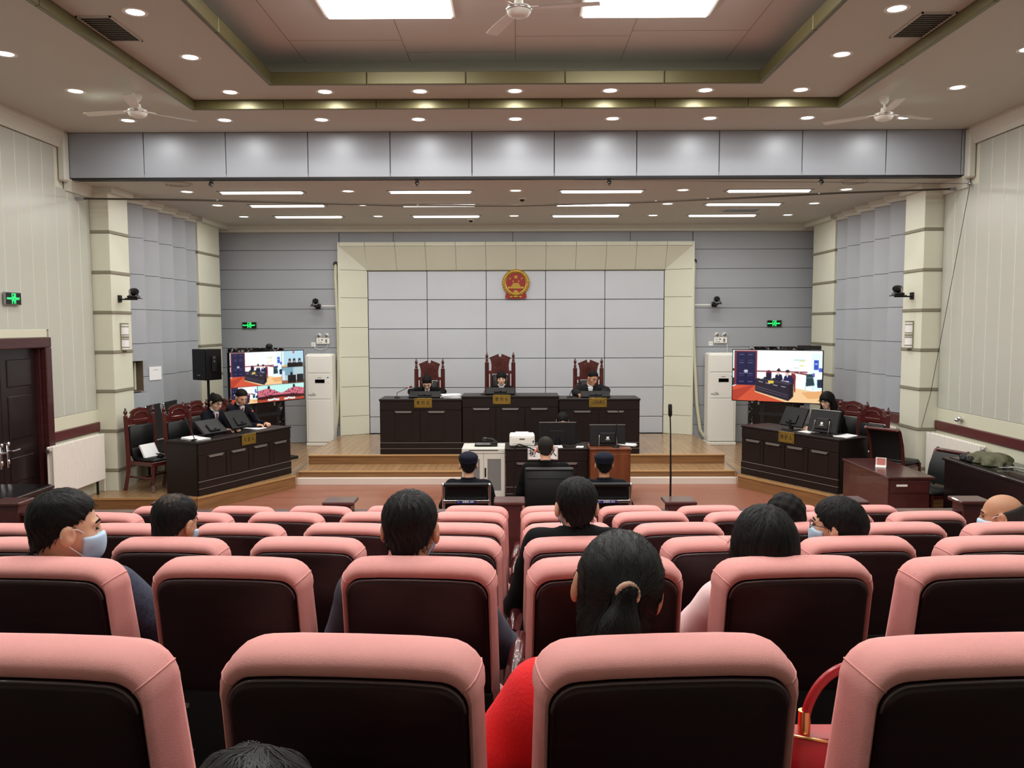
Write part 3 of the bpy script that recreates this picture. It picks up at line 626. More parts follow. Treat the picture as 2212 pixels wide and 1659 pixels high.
# ornate chairs
def ornate_chair(lb, loc, rz, H, kind):
    """facing +y"""
    t = thing('ornate_chair', lb, 'chair', loc, rz, 'carved red wood chairs')
    hw = .245; sh = .44
    MB().box(-hw, hw, -.22, .24, sh - .07, sh - .01, c=.008).build('seat_frame', 'chair_wood', t)
    b = MB(); b.box(-hw + .03, hw - .03, -.19, .225, sh - .02, sh + .035, c=.025); b.build('seat', 'black_leather', t, smooth=50)
    for sx in (-1, 1):
        b = MB(); b.tube([(sx * (hw - .03), .21, sh - .04), (sx * (hw - .022), .222, .25), (sx * (hw - .03), .21, .1), (sx * (hw - .015), .235, 0)], [.034, .028, .024, .027], 4); b.build('leg', 'chair_wood', t)
        hp = H - .19 if kind == 'judge' else H - .13
        b = MB(); b.tube([(sx * hw, -.30, 0), (sx * hw, -.235, .25), (sx * hw, -.22, sh), (sx * hw, -.25, hp)], [.038, .038, .042, .038], 4); p = b.build('back_post', 'chair_wood', t)
        if kind == 'judge':
            pr = [(.001, 0), (.027, 0), (.027, .015), (.02, .022), (.027, .035), (.027, .05), (.02, .058), (.027, .07), (.02, .08), (.012, .088), (.022, .10), (.028, .125), (.022, .15), (.012, .17), (.007, .185), (.009, .192), (.001, .2)]
        else: pr = [(.001, 0), (.03, 0), (.03, .012), (.016, .022), (.014, .03), (.026, .045), (.03, .062), (.022, .082), (.01, .095), (.014, .108), (.01, .12), (.001, .126)]
        MB().lathe(pr, (sx * hw, -.25, hp - .006), 12).build('finial', 'chair_wood', p, smooth=60)
        b = MB(); b.tube([(sx * hw, -.22, sh + .22), (sx * hw, .1, sh + .22), (sx * (hw + .005), .2, sh + .2)], .018, 6); b.tube([(sx * hw, .14, sh + .2), (sx * hw, .16, sh - .03)], .015, 6)
        if kind == 'judge': b.build('armrest', 'chair_wood', t, smooth=60)
    y = -.235
    if kind == 'judge':
        z0 = H - .34; w_ = .165; zp = H - .10
        top = [(-w_, z0), (w_, z0), (w_ - .005, z0 + .10), (w_ + .012, zp - .045), (w_ + .035, zp), (.028, H - .03), (.024, H - .065), (.012, H - .085), (-.012, H - .085), (-.024, H - .065), (-.028, H - .03), (-w_ - .035, zp), (-w_ - .012, zp - .045), (-w_ + .005, z0 + .10)]
        cr = MB().prism_y(top, y - .028, y + .0).build('crest', 'chair_wood', t)
        b = MB(); zc = z0 + .13
        b.tube([(.05 * math.cos(q), y + .004, zc + .05 * math.sin(q)) for q in [2 * PI * i / 16 for i in range(16)]], .006, 6, closed=True)
        b.tube([(.022 * math.cos(q), y + .004, zc + .022 * math.sin(q)) for q in [2 * PI * i / 12 for i in range(12)]], .006, 6, closed=True)
        for s_ in (-1, 1):
            b.tube([(s_ * .06, y + .003, zc + .06), (s_ * .10, y + .003, zc + .045), (s_ * .105, y + .003, zc), (s_ * .07, y + .003, zc - .05), (s_ * .10, y + .003, zc - .08)], .006, 6)
            b.tube([(s_ * .01, y + .003, zc + .09), (s_ * .05, y + .003, zc + .1), (s_ * .09, y + .003, zc + .085)], .005, 6)
        b.build('carving', 'chair_wood', cr, smooth=60)
        MB().box(-hw, hw, y - .03, y, z0 - .06, z0, c=.006).build('cross_rail', 'chair_wood', t)
        for s_ in (-1, 1): MB().box(s_ * .145, s_ * .185, y - .025, y, sh, z0 - .05, c=.004).build('back_stile', 'chair_wood', t)
        b = MB(); b.box(-.145, .145, y - .02, y + .035, sh + .06, z0 - .07, c=.02); b.build('back_pad', 'black_leather', t, smooth=50)
    else:
        z0 = H - .26; zt = H - .02
        top = [(-hw + .02, z0), (hw - .02, z0), (hw - .02, z0 + .10)] + [(.17, z0 + .11), (.145, z0 + .155), (.175, z0 + .175), (.14, z0 + .20)] + [(.10, zt - .02), (0, zt), (-.10, zt - .02)] + [(-.14, z0 + .20), (-.175, z0 + .175), (-.145, z0 + .155), (-.17, z0 + .11)] + [(-hw + .02, z0 + .10)]
        cr = MB().prism_y(top, y - .03, y).build('crest', 'chair_wood', t)
        b = MB(); b.box(-.13, .13, y - .004, y + .012, z0 + .02, z0 + .075, c=.006); b.tube([(-.12, y + .006, z0 + .12), (-.08, y + .006, z0 + .165), (0, y + .006, z0 + .18), (.08, y + .006, z0 + .165), (.12, y + .006, z0 + .12)], .007, 6); b.build('carving', 'chair_wood', cr)
        b = MB(); b.box(-hw + .03, hw - .03, y - .025, y + .04, sh + .05, z0 - .005, c=.025); b.build('back_pad', 'black_leather', t, smooth=50)
    b = MB(); b.tube([(-hw + .02, -.25, .2), (-hw + .02, .21, .2)], .013, 6); b.tube([(hw - .02, -.25, .2), (hw - .02, .21, .2)], .013, 6); b.tube([(-hw + .02, 0, .2), (hw - .02, 0, .2)], .013, 6); b.build('stretcher', 'chair_wood', t)
    return t
ornate_chair('carved high-back chair behind the judge on the left bench section', (-1.60, 15.05, .363), PI, 1.575, 'judge')
ornate_chair('tallest carved high-back chair, behind the presiding judge', (-.295, 15.05, .363), PI, 1.69, 'judge')
ornate_chair('carved high-back chair behind the man in a dark jacket', (1.335, 15.05, .363), PI, 1.58, 'judge')
cl = aL + PI       # chairs behind the prosecution desk face the desk front
ornate_chair('carved chair holding a black bag and documents beside the radiator', (-5.25, 11.86, .2), cl, 1.20, 'party')
ornate_chair('empty carved chair behind the prosecution desk', on_desk(OL, aL, .66, .80, 0), cl, 1.20, 'party')
ornate_chair('carved chair under the female prosecutor', on_desk(OL, aL, 1.20, .98, 0), cl, 1.20, 'party')
ornate_chair('carved chair under the male prosecutor', on_desk(OL, aL, 1.74, .98, 0), cl, 1.20, 'party')
cr_ = aR + PI
ornate_chair('carved chair under the defender', on_desk(OR, aR, 1.10, .98, 0), cr_, 1.20, 'party')
ornate_chair('carved chair at the end of the defence desk', on_desk(OR, aR, 1.58, .82, 0), cr_, 1.16, 'party')
# plain conference chairs with curved wooden frames
def frame_chair(lb, loc, rz):
    t = thing('conference_chair', lb, 'chair', loc, rz, 'wood framed leather chairs')
    for sx in (-1, 1):
        b = MB(); x = sx * .235
        b.tube([(x, -.30, 0), (x, -.23, .22), (x, -.20, .45), (x, -.235, .70), (x, -.31, .90), (x, -.36, .93)], [.022, .022, .026, .022, .022, .024], 6); b.build('side_frame', 'chair_wood', t, smooth=60)
        b = MB(); b.tube([(x, .22, .43), (x, .23, .2), (x, .24, 0)], [.022, .02, .018], 6); b.build('leg', 'chair_wood', t, smooth=60)
    P = [(-.19, .50), (-.20, .62), (-.225, .74), (-.27, .84), (-.315, .895)]
    b = MB(); b.prism_x([(p[0] - .02, p[1]) for p in P] + [(p[0] + .035, p[1]) for p in P[::-1]], -.215, .215); b.build('backrest', 'black_leather', t, smooth=40)
    b = MB(); b.tube([(-.235, -.335, .915), (.235, -.335, .915)], .024, 8); b.build('top_rail', 'chair_wood', t, smooth=60)
    b = MB(); b.box(-.24, .24, -.21, .25, .41, .475, c=.028); b.build('seat', 'black_leather', t, smooth=50)
    b = MB(); b.box(-.225, .225, -.2, .235, .37, .415, c=.008); b.build('seat_frame', 'chair_wood', t)
    b = MB(); b.tube([(-.235, -.26, .2), (-.235, .23, .2)], .012, 6); b.tube([(.235, -.26, .2), (.235, .23, .2)], .012, 6); b.build('stretcher', 'chair_wood', t)
frame_chair('black leather chair with chrome glint behind the brown side table', (5.30, 11.52, .2), -.95)
frame_chair('wood framed leather chair at the brown side table, facing it', (5.30, 10.50, .0), PI / 2 + .35)
# side table and desks at the room's edges
t = thing('side_table', 'brown side table with a small card stand, beside the defence desk', 'table', (4.40, 9.72, 0))
MB().box(0, .56, 0, 1.40, .72, .75, c=.006).build('tabletop', 'barrier_wood', t)
MB().box(.015, .03, .03, 1.37, 0, .72).build('side_panel', 'barrier_wood', t); MB().box(.03, .5, .02, .04, .0, .72).build('end_panel', 'barrier_wood', t); MB().box(.03, .5, 1.36, 1.38, .0, .72).build('end_panel', 'barrier_wood', t)
dr = MB().box(.04, .49, .005, .022, .56, .70, c=.004).build('drawer', 'barrier_wood', t); MB().box(.10, .23, -.006, .008, .635, .66, c=.003).build('handle', 'white_plastic', dr)
t = thing('card_stand', 'small clear stand with a pink card on the brown side table', 'card stand', (4.62, 10.42, .75), -.5)
b = MB(); b.prism_x([(-.05, 0), (.05, 0), (.05, .008), (.01, .03), (.008, .12), (-.004, .12), (-.01, .03), (-.05, .008)], -.062, .062); b.build('holder', 'white_plastic', t)
MB().box(-.048, .048, -.016, -.006, .025, .115).build('card', 'emblem_red', t) if False else MB().box(-.046, .046, -.018, -.007, .03, .115).build('card', mat('pink_card', (214, 130, 126), .6), t)
t = thing('wall_desk', 'dark desk against the right wall with a green jacket on it', 'desk', (5.30, 8.2, 0))
MB().box(0, .66, 0, 2.05, .87, .905, c=.006).build('desktop', 'dark_wood', t); MB().box(.02, .05, .03, 2.02, 0, .87).build('side_panel', 'dark_wood', t); MB().box(.05, .62, 1.99, 2.02, 0, .87).build('end_panel', 'dark_wood', t); MB().box(.05, .62, .03, .06, 0, .87).build('end_panel', 'dark_wood', t)
MB().box(.06, .64, .05, 2.0, .906, .912).build('glass_top', 'black_gloss', t)
t = thing('folded_jacket', 'crumpled olive green jacket lying on the right wall desk', 'jacket', (5.60, 9.72, .918))
mat('olive_cloth', (92, 92, 70), .85, var=.2, vscale=(14, 14, 14), bump=.5, bscale=(20, 20, 20))
def lump(mb, rx, ry, h, n=52, m=20, seed=1, amp=.34):
    rnd = random.Random(seed); ph = [rnd.random() * 6.28 for _ in range(8)]; V = []; F = []
    for i in range(m + 1):
        s_ = i / m
        for j in range(n):
            q = 2 * PI * j / n; wv = 1 + amp * (.5 * math.sin(3 * q + ph[0]) + .3 * math.sin(5 * q + ph[1] + 3 * s_) + .3 * math.sin(8 * q + ph[2] - 4 * s_) + .22 * math.sin(14 * q + ph[4] + 9 * s_))
            r_ = math.cos(s_ * PI / 2) ** .55 * wv; z = h * math.sin(s_ * PI / 2) * (1 + .16 * math.sin(4 * q + ph[3]) * (1 - s_) + .10 * math.sin(9 * q + 12 * s_ + ph[5]) * (1 - s_))
            V.append((rx * r_ * math.cos(q), ry * r_ * math.sin(q), max(0, z)))
    for i in range(m):
        for j in range(n): F.append((i * n + j, i * n + (j + 1) % n, (i + 1) * n + (j + 1) % n, (i + 1) * n + j))
    F.append(tuple(range(n - 1, -1, -1))); F.append(tuple(m * n + j for j in range(n))); mb.add(V, F)
b = MB(); lump(b, .20, .26, .12, seed=4); b.build('cloth', 'olive_cloth', t, smooth=True)
b = MB(); b.M = Matrix.Translation((-.1, .2, 0)); lump(b, .12, .16, .07, seed=7); b.build('sleeve', 'black_leather', t, smooth=True)
t = thing('tap_handle', 'small chrome lever lying beside the green jacket', 'lever', (5.48, 9.35, .915)); b = MB(); b.tube([(0, 0, .012), (.10, -.02, .014), (.2, -.02, .016)], .008); b.tube([(0, 0, .012), (0, 0, .06)], .01); b.build('lever', 'chrome', t, smooth=60)
t = thing('cable_rail', 'thin grey cable running along the right wall desk', 'cable'); b = MB(); b.tube([(5.62, 9.5, .925), (5.7, 9.1, .94), (5.76, 8.7, .93), (5.78, 8.3, .925)], .008); b.build('cable', 'steel', t, smooth=60)
t = thing('wall_table', 'black glass-topped table by the double door', 'table', (-5.85, 7.2, 0))
MB().box(0, .98, 0, 1.42, .86, .895, c=.006).build('tabletop', 'dark_wood', t); MB().box(.03, .95, .03, 1.39, .896, .904).build('glass_top', 'black_gloss', t)
for x in (.04, .94):
    for y in (.04, 1.38): MB().box(x - .03, x + .03, y - .03, y + .03, 0, .86, c=.006).build('leg', 'dark_wood', t)
dr = MB().box(.06, .92, 1.36, 1.39, .66, .86, c=.004).build('apron', 'dark_wood', t); MB().box(.935, .95, .05, 1.35, .66, .86, c=.004).build('apron', 'dark_wood', t)
for y in (.35, 1.05): MB().box(.95, .957, y - .14, y + .14, .74, .755).build('drawer_pull', 'steel', t)
# barrier between seats and court well
t = thing('court_barrier', 'low dark wooden barrier with square posts before the front seats', 'barrier')
XPOST = (-4.4, -3.0, -1.53, -.06, 1.41, 2.88, 3.93)
for x in XPOST:
    p = MB().box(x - .105, x + .105, 7.02, 7.2, .0, 1.02, c=.006).build('post', 'barrier_wood', t)
    MB().box(x - .135, x + .135, 6.99, 7.23, 1.02, 1.052, c=.008).build('post_cap', 'barrier_wood', p)
for i in range(len(XPOST) - 1):
    x0, x1 = XPOST[i] + .105, XPOST[i + 1] - .105
    MB().box(x0, x1, 7.05, 7.17, .92, .955, c=.006).build('top_rail', 'barrier_wood', t); MB().box(x0, x1, 7.09, 7.13, .06, .92).build('infill_panel', 'barrier_wood', t)
    MB().box(x0, x1, 7.06, 7.16, 0, .06).build('bottom_rail', 'barrier_wood', t)
# clerk's corner: cabinet, desk, lectern
t = thing('equipment_cabinet', 'pale grey two-door equipment cabinet with glass panes', 'cabinet', (-.795, 12.02, 0))
CW, CH, CD = .63, .755, .55
b = MB(); b.box(0, CW, .02, CD, .04, CH - .012); b.build('body', 'grey_cabinet', t); MB().box(-.004, CW + .004, 0, CD, CH - .075, CH, c=.008).build('top', 'grey_cabinet', t); MB().box(.1, CW - .1, -.002, .01, CH - .035, CH - .02).build('vent_slot', 'joint_dark', t)
MB().box(0, CW, .03, CD, 0, .04).build('plinth', 'grey_cabinet', t)
for x0, x1 in ((.004, CW / 2 - .002), (CW / 2 + .002, CW - .004)):
    d_ = MB(); a = .055; d_.box(x0, x0 + a, 0, .02, .045, CH - .08); d_.box(x1 - a, x1, 0, .02, .045, CH - .08); d_.box(x0 + a, x1 - a, 0, .02, .045, .13); d_.box(x0 + a, x1 - a, 0, .02, CH - .155, CH - .08); o = d_.build('door', 'grey_cabinet', t)
    MB().box(x0 + a, x1 - a, .006, .012, .13, CH - .155).build('glass', 'grey_glass', o)
    if x0 > .1: MB().box(x0 + .012, x0 + .036, -.006, .004, .33, .47, c=.003).build('lock_handle', 'black_plastic', o)
t = thing('document_camera', 'black document camera with silver base on the grey cabinet', 'device', (-.45, 12.28, .755))
MB().box(-.17, .17, -.09, .09, 0, .035, c=.012).build('base', 'black_plastic', t); MB().box(-.15, .06, -.095, .06, .03, .042, c=.004).build('tray', 'steel', t)
b = MB(); b.tube([(.12, 0, .03), (.13, 0, .07), (.08, 0, .10), (.0, 0, .105)], [.03, .028, .022, .02], 8); b.build('arm', 'black_plastic', t, smooth=60)
MB().ell((-.02, -.02, .11), (.045, .035, .028), 12, 8).build('head', 'black_gloss', t, smooth=True); MB().box(.09, .17, -.08, .05, .03, .07, c=.012).build('handle_block', 'black_plastic', t)
t = court_desk('dark clerk desk behind the defendant sign', (-.155, 11.95, 0), 0, 1.20, .765, .55, (.25, .75), GB)
t = thing('lectern_box', 'reddish brown wooden lectern beside the clerk desk', 'lectern', (1.06, 11.72, 0))
MB().box(0, .57, .0, .5, .02, .77, c=.006).build('body', 'lectern_wood', t); MB().box(-.015, .585, -.015, .515, .77, .80, c=.008).build('top', 'lectern_wood', t); MB().box(.02, .55, -.008, .004, .06, .72, c=.005).build('front_panel', 'lectern_wood', t); MB().box(.0, .57, .01, .5, 0, .02).build('base', 'espresso', t)
# sign reading defendant, hung over the desk edge
t = thing('defendant_sign', 'white sign with black characters hung on the clerk desk', 'sign', (.385, 11.935, .70))
MB().box(-.22, .22, -.006, .006, -.10, .10, c=.002).build('board', 'paper', t)
f = MB()
for s_ in (-1, 1): f.box(s_ * .215, s_ * .209, -.008, -.005, -.095, .095); f.box(-.215, .215, -.008, -.005, s_ * .095, s_ * .089)
f.build('border', 'steel', t); text_mesh('被 告 人', .115, 'lettering', 'ink', t, (0, -.0085, -.005), (PI / 2, 0, 0), .0005, .001)
MB().tube([(-.1, 0, .1), (-.1, .02, .105)], .004, 6).build('hook', 'steel', t); MB().tube([(.1, 0, .1), (.1, .02, .105)], .004, 6).build('hook', 'steel', t)
t = thing('printer', 'white laser printer seen from behind on the clerk desk', 'printer', (.085, 12.2, .765))
MB().box(-.185, .185, -.14, .16, .012, .185, c=.02).build('body', 'white_plastic', t); MB().box(-.1, .1, -.10, .12, .185, .2, c=.006).build('top_cover', 'white_plastic', t); MB().box(-.14, .14, -.146, -.138, .05, .15, c=.004).build('rear_door', 'white_enamel', t); MB().box(-.04, .04, -.149, -.144, .11, .135, c=.003).build('latch', 'steel', t); MB().box(.155, .172, -.145, -.138, .07, .1).build('socket', 'black_plastic', t)
for x in (-.15, .15): MB().box(x - .02, x + .02, -.1, .1, 0, .014).build('foot', 'black_plastic', t)
# ------------------------------------------------------------------ monitors, microphones, papers
def monitor(lb, loc, rz, wd, ht, tilt, low=.02, style='foot', grp='black desk monitors'):
    """screen faces +y (towards the sitter); we mostly see its back"""
    t = thing('monitor', lb, 'monitor', loc, rz, grp)
    M = Matrix.Translation((0, 0, low)) @ Matrix.Rotation(tilt, 4, 'X')
    b = MB(); b.M = M; b.box(-wd / 2, wd / 2, -.02, .02, 0, ht, c=.008); b.build('housing', 'black_plastic', t)
    b = MB(); b.M = M; b.box(-wd / 2 + .015, wd / 2 - .015, .019, .022, .02, ht - .015); b.build('screen', 'black_gloss', t)
    b = MB(); b.M = M; b.box(-wd * .22, wd * .22, -.045 if style != 'plain' else -.026, -.015, ht * .12, ht * .62, c=.012 if style != 'plain' else .004); b.build('rear_cover', 'black_plastic', t)
    b = MB(); b.M = M; b.box(-wd / 2, wd / 2, -.021, .021, ht - .006, ht + .002); b.build('top_edge', 'steel' if style != 'foot' else 'dark_metal', t)
    b = MB()
    if style == 'legs':
        top = M @ Vector((0, -.045, ht * .5))
        for s_ in (-1, 1): b.tube([(s_ * .12, top.y, top.z), (s_ * .13, top.y - .06, .008), (s_ * .13, top.y + .1, .008)], .006, 6)
        b.build('wire_stand', 'chrome', t, smooth=60); l = MB(); l.M = M; l.box(-.018, .018, -.048, -.044, ht * .33, ht * .43); l.box(-.03, .03, -.048, -.044, ht * .28, ht * .30); l.build('maker_mark', 'white_plastic', t)
    else:
        nk = M @ Vector((0, -.04, ht * .3)); b.tube([(0, nk.y, nk.z), (0, nk.y + .01, .01)], [.03, .035], 8); b.build('neck', 'black_plastic', t); MB().box(-.11, .11, nk.y - .08, nk.y + .10, 0, .012, c=.004).build('foot', 'black_plastic', t)
monitor('black monitor in front of the judge on the left bench section', (-1.575, 14.16, 1.305), 0, .54, .17, -1.08, .01)
monitor('black monitor in front of the presiding judge', (-.27, 14.16, 1.355), 0, .50, .17, -1.02, .015)
monitor('black monitor in front of the man in a dark jacket', (1.365, 14.16, 1.305), 0, .50, .17, -1.08, .01)
monitor('black monitor in front of the female prosecutor', on_desk(OL, aL, .58, .22, .752), aL, .46, .27, -.85, .04)
monitor('black monitor in front of the male prosecutor', on_desk(OL, aL, 1.12, .22, .752), aL + .1, .46, .30, -.6, .06)
monitor('black tilted monitor at the far end of the defence desk', on_desk(OR, aR, .78, .24, .765), aR - .1, .48, .30, -.45, .05)
monitor('black monitor with wire stand in front of the defender', on_desk(OR, aR, 1.40, .20, .765), aR + .1, .48, .33, -.3, .03, 'legs')
monitor('large black clerk monitor above the defendant sign', (.615, 12.22, .765), 0, .55, .33, -.05, .02, 'plain')
monitor('black monitor with wire stand on the wooden lectern', (1.325, 11.95, .80), 0, .52, .31, -.15, .0, 'legs')
def gooseneck(lb, loc, pts, ring=True, foot=True, r=.0055):
    t = thing('gooseneck_microphone', lb, 'microphone', loc, 0, 'gooseneck microphones')
    if foot: MB().lathe([(.001, 0), (.05, 0), (.045, .02), (.012, .03), (.001, .03)], n=14).build('base', 'black_plastic', t, smooth=50)
    MB().tube(pts, r, 8).build('neck', 'black_plastic', t, smooth=60)
    a, b_ = Vector(pts[-2]), Vector(pts[-1]); d_ = (b_ - a).normalized()
    MB().tube([b_, b_ + d_ * .05], [.011, .012], 10).build('capsule', 'black_plastic', t, smooth=60)
    if ring: MB().tube([b_ - d_ * .012, b_], .0105, 10).build('ring_light', 'red_glow', t, smooth=60)
gooseneck('black gooseneck microphone before the judge on the left bench section', (-2.05, 14.2, 1.305), [(0, 0, .02), (0, 0, .09), (.06, .03, .12), (.14, .05, .155), (.20, .07, .18)])
gooseneck('black gooseneck microphone left of the man in a dark jacket', (.92, 14.2, 1.305), [(0, 0, .02), (0, 0, .05), (.03, .02, .11), (.09, .05, .18), (.135, .07, .225)], False)
gooseneck('black gooseneck microphone beside the presiding judge', (-.56, 14.25, 1.355), [(0, 0, .02), (.01, 0, .06), (.05, .03, .09), (.10, .05, .10)], False)
gooseneck('black gooseneck microphone on the near end of the prosecution desk', on_desk(OL, aL, .10, .16, .752), [(0, 0, .02), (-.04, .03, .10), (-.16, .12, .27)], False)
gooseneck('gooseneck microphone with glowing red ring before the male prosecutor', on_desk(OL, aL, 1.60, .3, .752), [(0, 0, .02), (-.02, 0, .12), (-.08, .02, .22), (-.12, .02, .27)])
gooseneck('tall black gooseneck microphone on the floor beside the defendant', (-.03, 9.3, 0), [(0, 0, .02), (0, 0, .9), (0, 0, 1.12), (.02, 0, 1.19), (.06, 0, 1.215), (.14, 0, 1.19), (.25, 0, 1.14)], r=.008)
gooseneck('thin upright microphone on the lectern before the right bailiff', (1.43, 11.80, .80), [(0, 0, .02), (.0, 0, .2), (.02, 0, .45), (.03, 0, .52)], False)
gooseneck('thin upright microphone on the clerk desk in front of the middle bench', (.42, 12.42, .765), [(0, 0, .02), (.0, 0, .3), (0, 0, .38)], False)
t = thing('microphone_stand', 'tall thin black microphone stand behind the barrier post', 'microphone stand', (1.395, 7.42, 0))
MB().lathe([(.001, 0), (.13, 0), (.13, .015), (.02, .03), (.001, .03)], n=20).build('base', 'black_plastic', t, smooth=50); MB().tube([(0, 0, .02), (0, 0, 1.2), (-.005, 0, 1.6), (-.01, 0, 1.74)], [.009, .009, .006, .006], 8).build('pole', 'black_plastic', t, smooth=60)
MB().tube([(-.01, 0, 1.73), (-.01, 0, 1.75), (-.012, 0, 1.84), (-.012, 0, 1.85)], [.006, .018, .018, .012], 10).build('microphone_head', 'black_plastic', t, smooth=60)
def papers(lb, loc, rz, w_=.21, l_=.297, n=3, seed=0, h=.004, tilt=None):
    t = thing('document_sheets', lb, 'papers', loc, rz, 'loose documents'); rnd = random.Random(seed)
    for i in range(n):
        b = MB(); a = rnd.uniform(-.15, .15); b.M = Matrix.Translation((rnd.uniform(-.01, .01), rnd.uniform(-.01, .01), h * i)) @ Matrix.Rotation(a, 4, 'Z')
        cx = rnd.uniform(.0, .02); V = []; F = []; m = 6
        for q in range(m + 1):
            for s_ in (-1, 1):
                for zz in (0, h * .9): V.append((s_ * w_ / 2, -l_ / 2 + l_ * q / m, zz + cx * (q / m) ** 3))
        for q in range(m):
            o = q * 4; F += [(o, o + 2, o + 6, o + 4), (o + 1, o + 5, o + 7, o + 3), (o, o + 4, o + 5, o + 1), (o + 2, o + 3, o + 7, o + 6)]
        F += [(0, 1, 3, 2), (m * 4, m * 4 + 2, m * 4 + 3, m * 4 + 1)]
        b.add(V, F); b.build('sheet', 'paper', t)
papers('thick white bundle of papers at the end of the left bench section', (-1.12, 14.25, 1.305), .3, .30, .22, 5, 1, .012)
papers('white sheets by the writing hand of the judge on the left', (-1.36, 14.38, 1.305), .2, .21, .28, 2, 2)
papers('white sheets held by the man in a dark jacket', (1.42, 14.45, 1.345), .4, .21, .28, 3, 3, .008)
papers('crumpled white papers at the near end of the prosecution desk', on_desk(OL, aL, .22, .25, .752), aL, .24, .32, 4, 4, .005)
papers('white notes under the male prosecutor writing hand', on_desk(OL, aL, 1.50, .32, .752), aL, .21, .28, 3, 5)
papers('white sheet at the near end of the defence desk', on_desk(OR, aR, 1.72, .3, .765), aR, .21, .25, 2, 6, .006)
papers('white sheet between the two defence monitors', on_desk(OR, aR, 1.15, .22, .765), aR, .21, .2, 2, 7, .006)
papers('white papers sliding off the wooden lectern', (1.60, 11.98, .802), 1.3, .16, .28, 3, 8, .008)
papers('white forms under the clerk monitor', (.56, 12.06, .765), .1, .24, .12, 2, 9, .004)
papers('small white slip right of the defendant sign top', (.93, 12.06, .765), -.2, .1, .12, 2, 10, .004)
# bag, documents and charger on the first prosecution chair
t = thing('briefcase', 'black flat bag leaning on the carved chair beside the radiator', 'bag', (-5.33, 11.87, .678), cl)
b = MB(); b.M = Matrix.Rotation(.32, 4, 'X'); b.box(-.18, .18, -.13, -.07, 0, .30, c=.015); b.build('body', 'black_leather', t, smooth=50); b = MB(); b.M = Matrix.Rotation(.32, 4, 'X'); b.tube([(-.07, -.1, .29), (-.06, -.1, .36), (0, -.1, .39), (.06, -.1, .36), (.07, -.1, .29)], .012, 8); b.build('handle', 'black_leather', t, smooth=60)
t = thing('document_folder', 'white ring-bound documents propped against the black bag', 'documents', (-5.24, 11.84, .678), cl + .1)
b = MB(); b.M = Matrix.Rotation(.45, 4, 'X'); b.box(-.14, .14, -.05, -.02, 0.0, .21, c=.004); b.build('pages', 'paper', t); b = MB(); b.M = Matrix.Rotation(.45, 4, 'X'); b.box(-.15, -.138, -.055, -.015, 0, .21, c=.004); b.build('spine', 'steel', t)
t = thing('charger_cable', 'tangled black charger cable on the carved chair seat', 'cable', (-5.10, 11.76, .677)); rnd = random.Random(5); b = MB(); b.tube([(.07 * math.cos(i * .9) * rnd.uniform(.5, 1), .07 * math.sin(i * .9) * rnd.uniform(.5, 1), .02 + .06 * rnd.random()) for i in range(18)], .005, 6); b.build('cable', 'black_plastic', t, smooth=60); MB().box(-.05, .04, -.03, .03, .0, .03, c=.008).build('adapter', 'black_plastic', t)
# ------------------------------------------------------------------ wall fittings
def radiator(lb, x, y0, n, z0, z1, sx):
    t = thing('radiator', lb, 'radiator', (sx * x, y0, 0), 0, 'white steel radiators'); p = .062
    for i in range(n):
        b = MB(); yy = i * p
        b.box(sx * 0, sx * .018, yy + .002, yy + p - .003, z0, z1, c=.006); b.box(sx * .018, sx * .085, yy + .018, yy + p - .018, z0 + .02, z1 - .012, c=.006); b.box(sx * .07, sx * .09, yy + .008, yy + p - .008, z0 + .01, z1 - .004, c=.005)
        b.build('section', 'radiator_white', t)
    b = MB(); b.tube([(sx * .045, -.03, z1 - .05), (sx * .045, n * p + .03, z1 - .05)], .02, 8); b.tube([(sx * .045, -.03, z0 + .05), (sx * .045, n * p + .03, z0 + .05)], .02, 8); b.build('header', 'radiator_white', t, smooth=60)
    b = MB(); b.lathe([(.028, 0), (.028, -.03), (.012, -.035)], (sx * .045, -.02, z1 - .05), 12, 'y'); b.build('plug', 'chrome', t, smooth=50)
    for q in (.12, .88): MB().box(sx * .03, sx * .06, n * p * q - .006, n * p * q + .006, (0 if y0 < 11.1 else .2), z0 + .03).build('foot', 'dark_metal', t)
    ye = n * p + .05; b = MB(); b.tube([(sx * .045, n * p, z1 - .05), (sx * .045, ye, z1 - .05), (sx * .05, ye, .21)], .012, 8); b.build('pipe', 'radiator_white', t, smooth=60)
    MB().ell((sx * .045, ye, z0 + .38), (.02, .03, .025)).build('valve', 'brass', t, smooth=True)
radiator('white radiator between the double door and the banded pilaster', 5.82, 10.30, 21, .40, 1.045, -1)
radiator('white radiator behind the two prosecution chairs', 5.68, 12.55, 30, .40, 1.0, -1)
radiator('white radiator on the right wall near the dark desk', 5.82, 10.35, 22, .38, 1.03, 1)
radiator('white radiator behind the carved chairs on the defence side', 5.68, 12.5, 26, .42, 1.0, 1)
